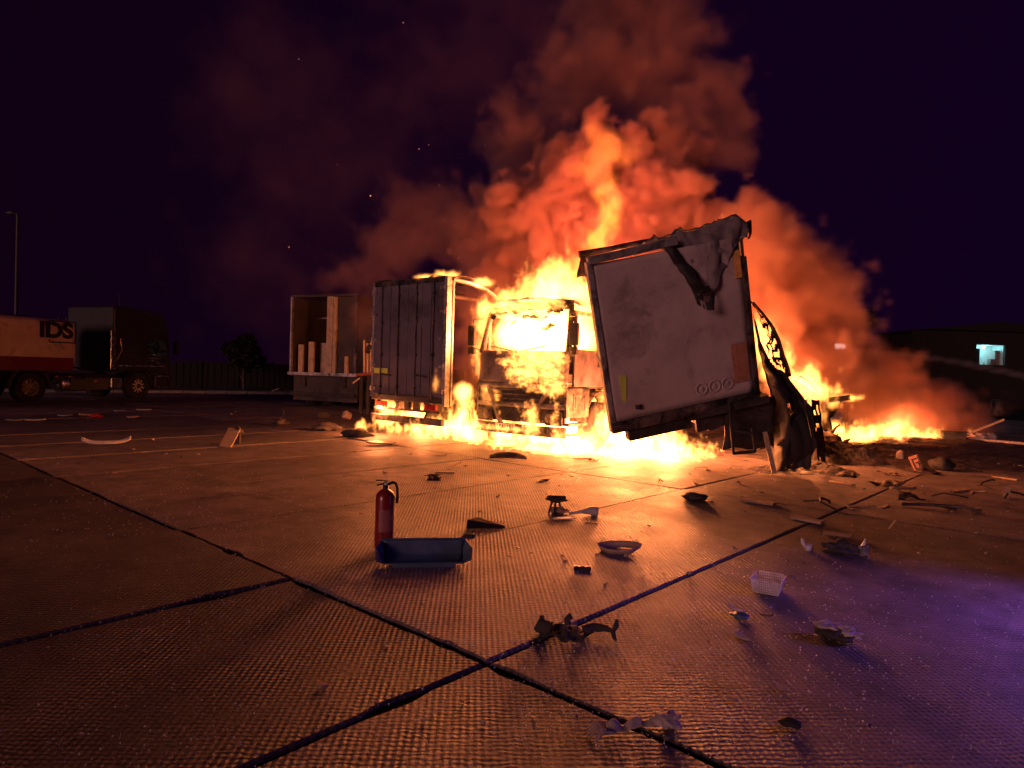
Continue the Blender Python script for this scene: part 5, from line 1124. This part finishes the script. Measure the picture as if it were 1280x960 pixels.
def puff(F, p, lst, scale, amp, lo, hi, warp=.6):
    w = F.v('ADD', p, F.v('SCALE', F.v('SUBTRACT', F.noise(p, scale*.8, 3, .5, 0, True), (.5,.5,.5)), warp*1.6))
    n = F.noise(w, scale, 3, .55, .1)
    def bill(sc, det): return F.m('SUBTRACT', F.m('MULTIPLY', F.m('ABSOLUTE', F.m('SUBTRACT', F.noise(w, sc, det, .5), .5)), 2), .16)   # rounded billows with sharp creases
    x = F.m('ADD', F.blobs(w, lst), F.m('MULTIPLY', F.m('SUBTRACT', n, .5), amp))
    x = F.m('ADD', x, F.m('MULTIPLY', bill(scale*1.5, 1), amp*.75)); x = F.m('ADD', x, F.m('MULTIPLY', bill(scale*3.4, 1), amp*.42)); x = F.m('ADD', x, F.m('MULTIPLY', bill(scale*8, 2), amp*.20))
    return F.smooth(x, lo, hi)
def plume_field(F, p):
    a = puff(F, p, core, .55, 1.25, .06, .26); b = puff(F, p, upper, .5, 1.3, .06, .34); c = puff(F, p, lowl, .5, 1.4, .08, .5); e = puff(F, p, veil, .3, 1.4, .0, 1.0)
    return F.m('ADD', F.m('ADD', a, F.m('MULTIPLY', b, .13)), F.m('ADD', F.m('MULTIPLY', c, .06), F.m('MULTIPLY', e, .014)))
SMK = smoke_material('brown_smoke', (.68,.41,.39), 4.5, .0)
SMR = smoke_material('low_smoke', (.70,.45,.40), 2.6, .1)
s1 = volume('smoke_plume', SMK, (-11.5, 15.6, .6), (10, 24.5, 15), .09, plume_field); s1['label'] = 'thick smoke plume lit orange from inside, drifting up to the right'
def right_field(F, p):
    a = puff(F, p, rightp, .7, 1.3, .06, .36, .4); b = puff(F, p, rightl, .7, 1.5, .08, .6, .4); return F.m('ADD', F.m('MULTIPLY', a, .85), F.m('MULTIPLY', b, .75))
s2 = volume('smoke_plume', SMR, (3.2, 12.4, .05), (16, 23, 6.2), .10, right_field); s2['label'] = 'lower orange smoke rolling along the ground at the right'
# ---- embers
eb = MB(); ER = random.Random(3)
for k in range(14):
    px, py = ER.gauss(560, 140), ER.gauss(210, 90)
    if k > 11: px, py = ER.uniform(780, 960), ER.uniform(120, 280)
    p = at(px, max(20, py), ER.uniform(13, 15)); s_ = ER.uniform(.004, .008)
    eb.add([p+Vector((s_,0,0)), p+Vector((-s_,0,s_*.4)), p+Vector((0,s_,0)), p+Vector((0,0,s_*1.6))], [(0,1,2),(0,1,3),(1,2,3),(2,0,3)])
p = at(463, 245, 14); s_ = .016; eb.add([p+Vector((s_,0,0)), p+Vector((-s_,0,0)), p+Vector((0,s_,0)), p+Vector((0,0,s_))], [(0,1,2),(0,1,3),(1,2,3),(2,0,3)])
em = obj('embers', eb, mat('ember_glow', (.3,.1,.02), emit=(1,.4,.12,4)), kind='stuff'); em['label'] = 'tiny glowing embers drifting over the trailers'
# ---- water jet from a fire hose beyond the right edge
wo = volume('water_jet', smoke_material('water_spray', (.9,.9,.92), .7, .0), (11, 23.4, 1.4), (20.5, 24.6, 3.4), .05, lambda F, p: F.m('MULTIPLY', F.smooth(F.m('ADD', F.blobs(p, [(tuple(at(x, y, 24)), (.55, .26, .15)) for x, y in ((1290,472.5),(1270,468),(1250,463.5),(1230,459),(1210,455),(1190,451.5),(1170,448.5),(1150,446),(1130,444),(1110,442.5),(1090,441.5))]), F.m('MULTIPLY', F.m('SUBTRACT', F.noise(p, 3.5, 4), .5), .9)), .0, .6), 1))
wo['label'] = 'thin arc of water spray crossing the dark at the far right'
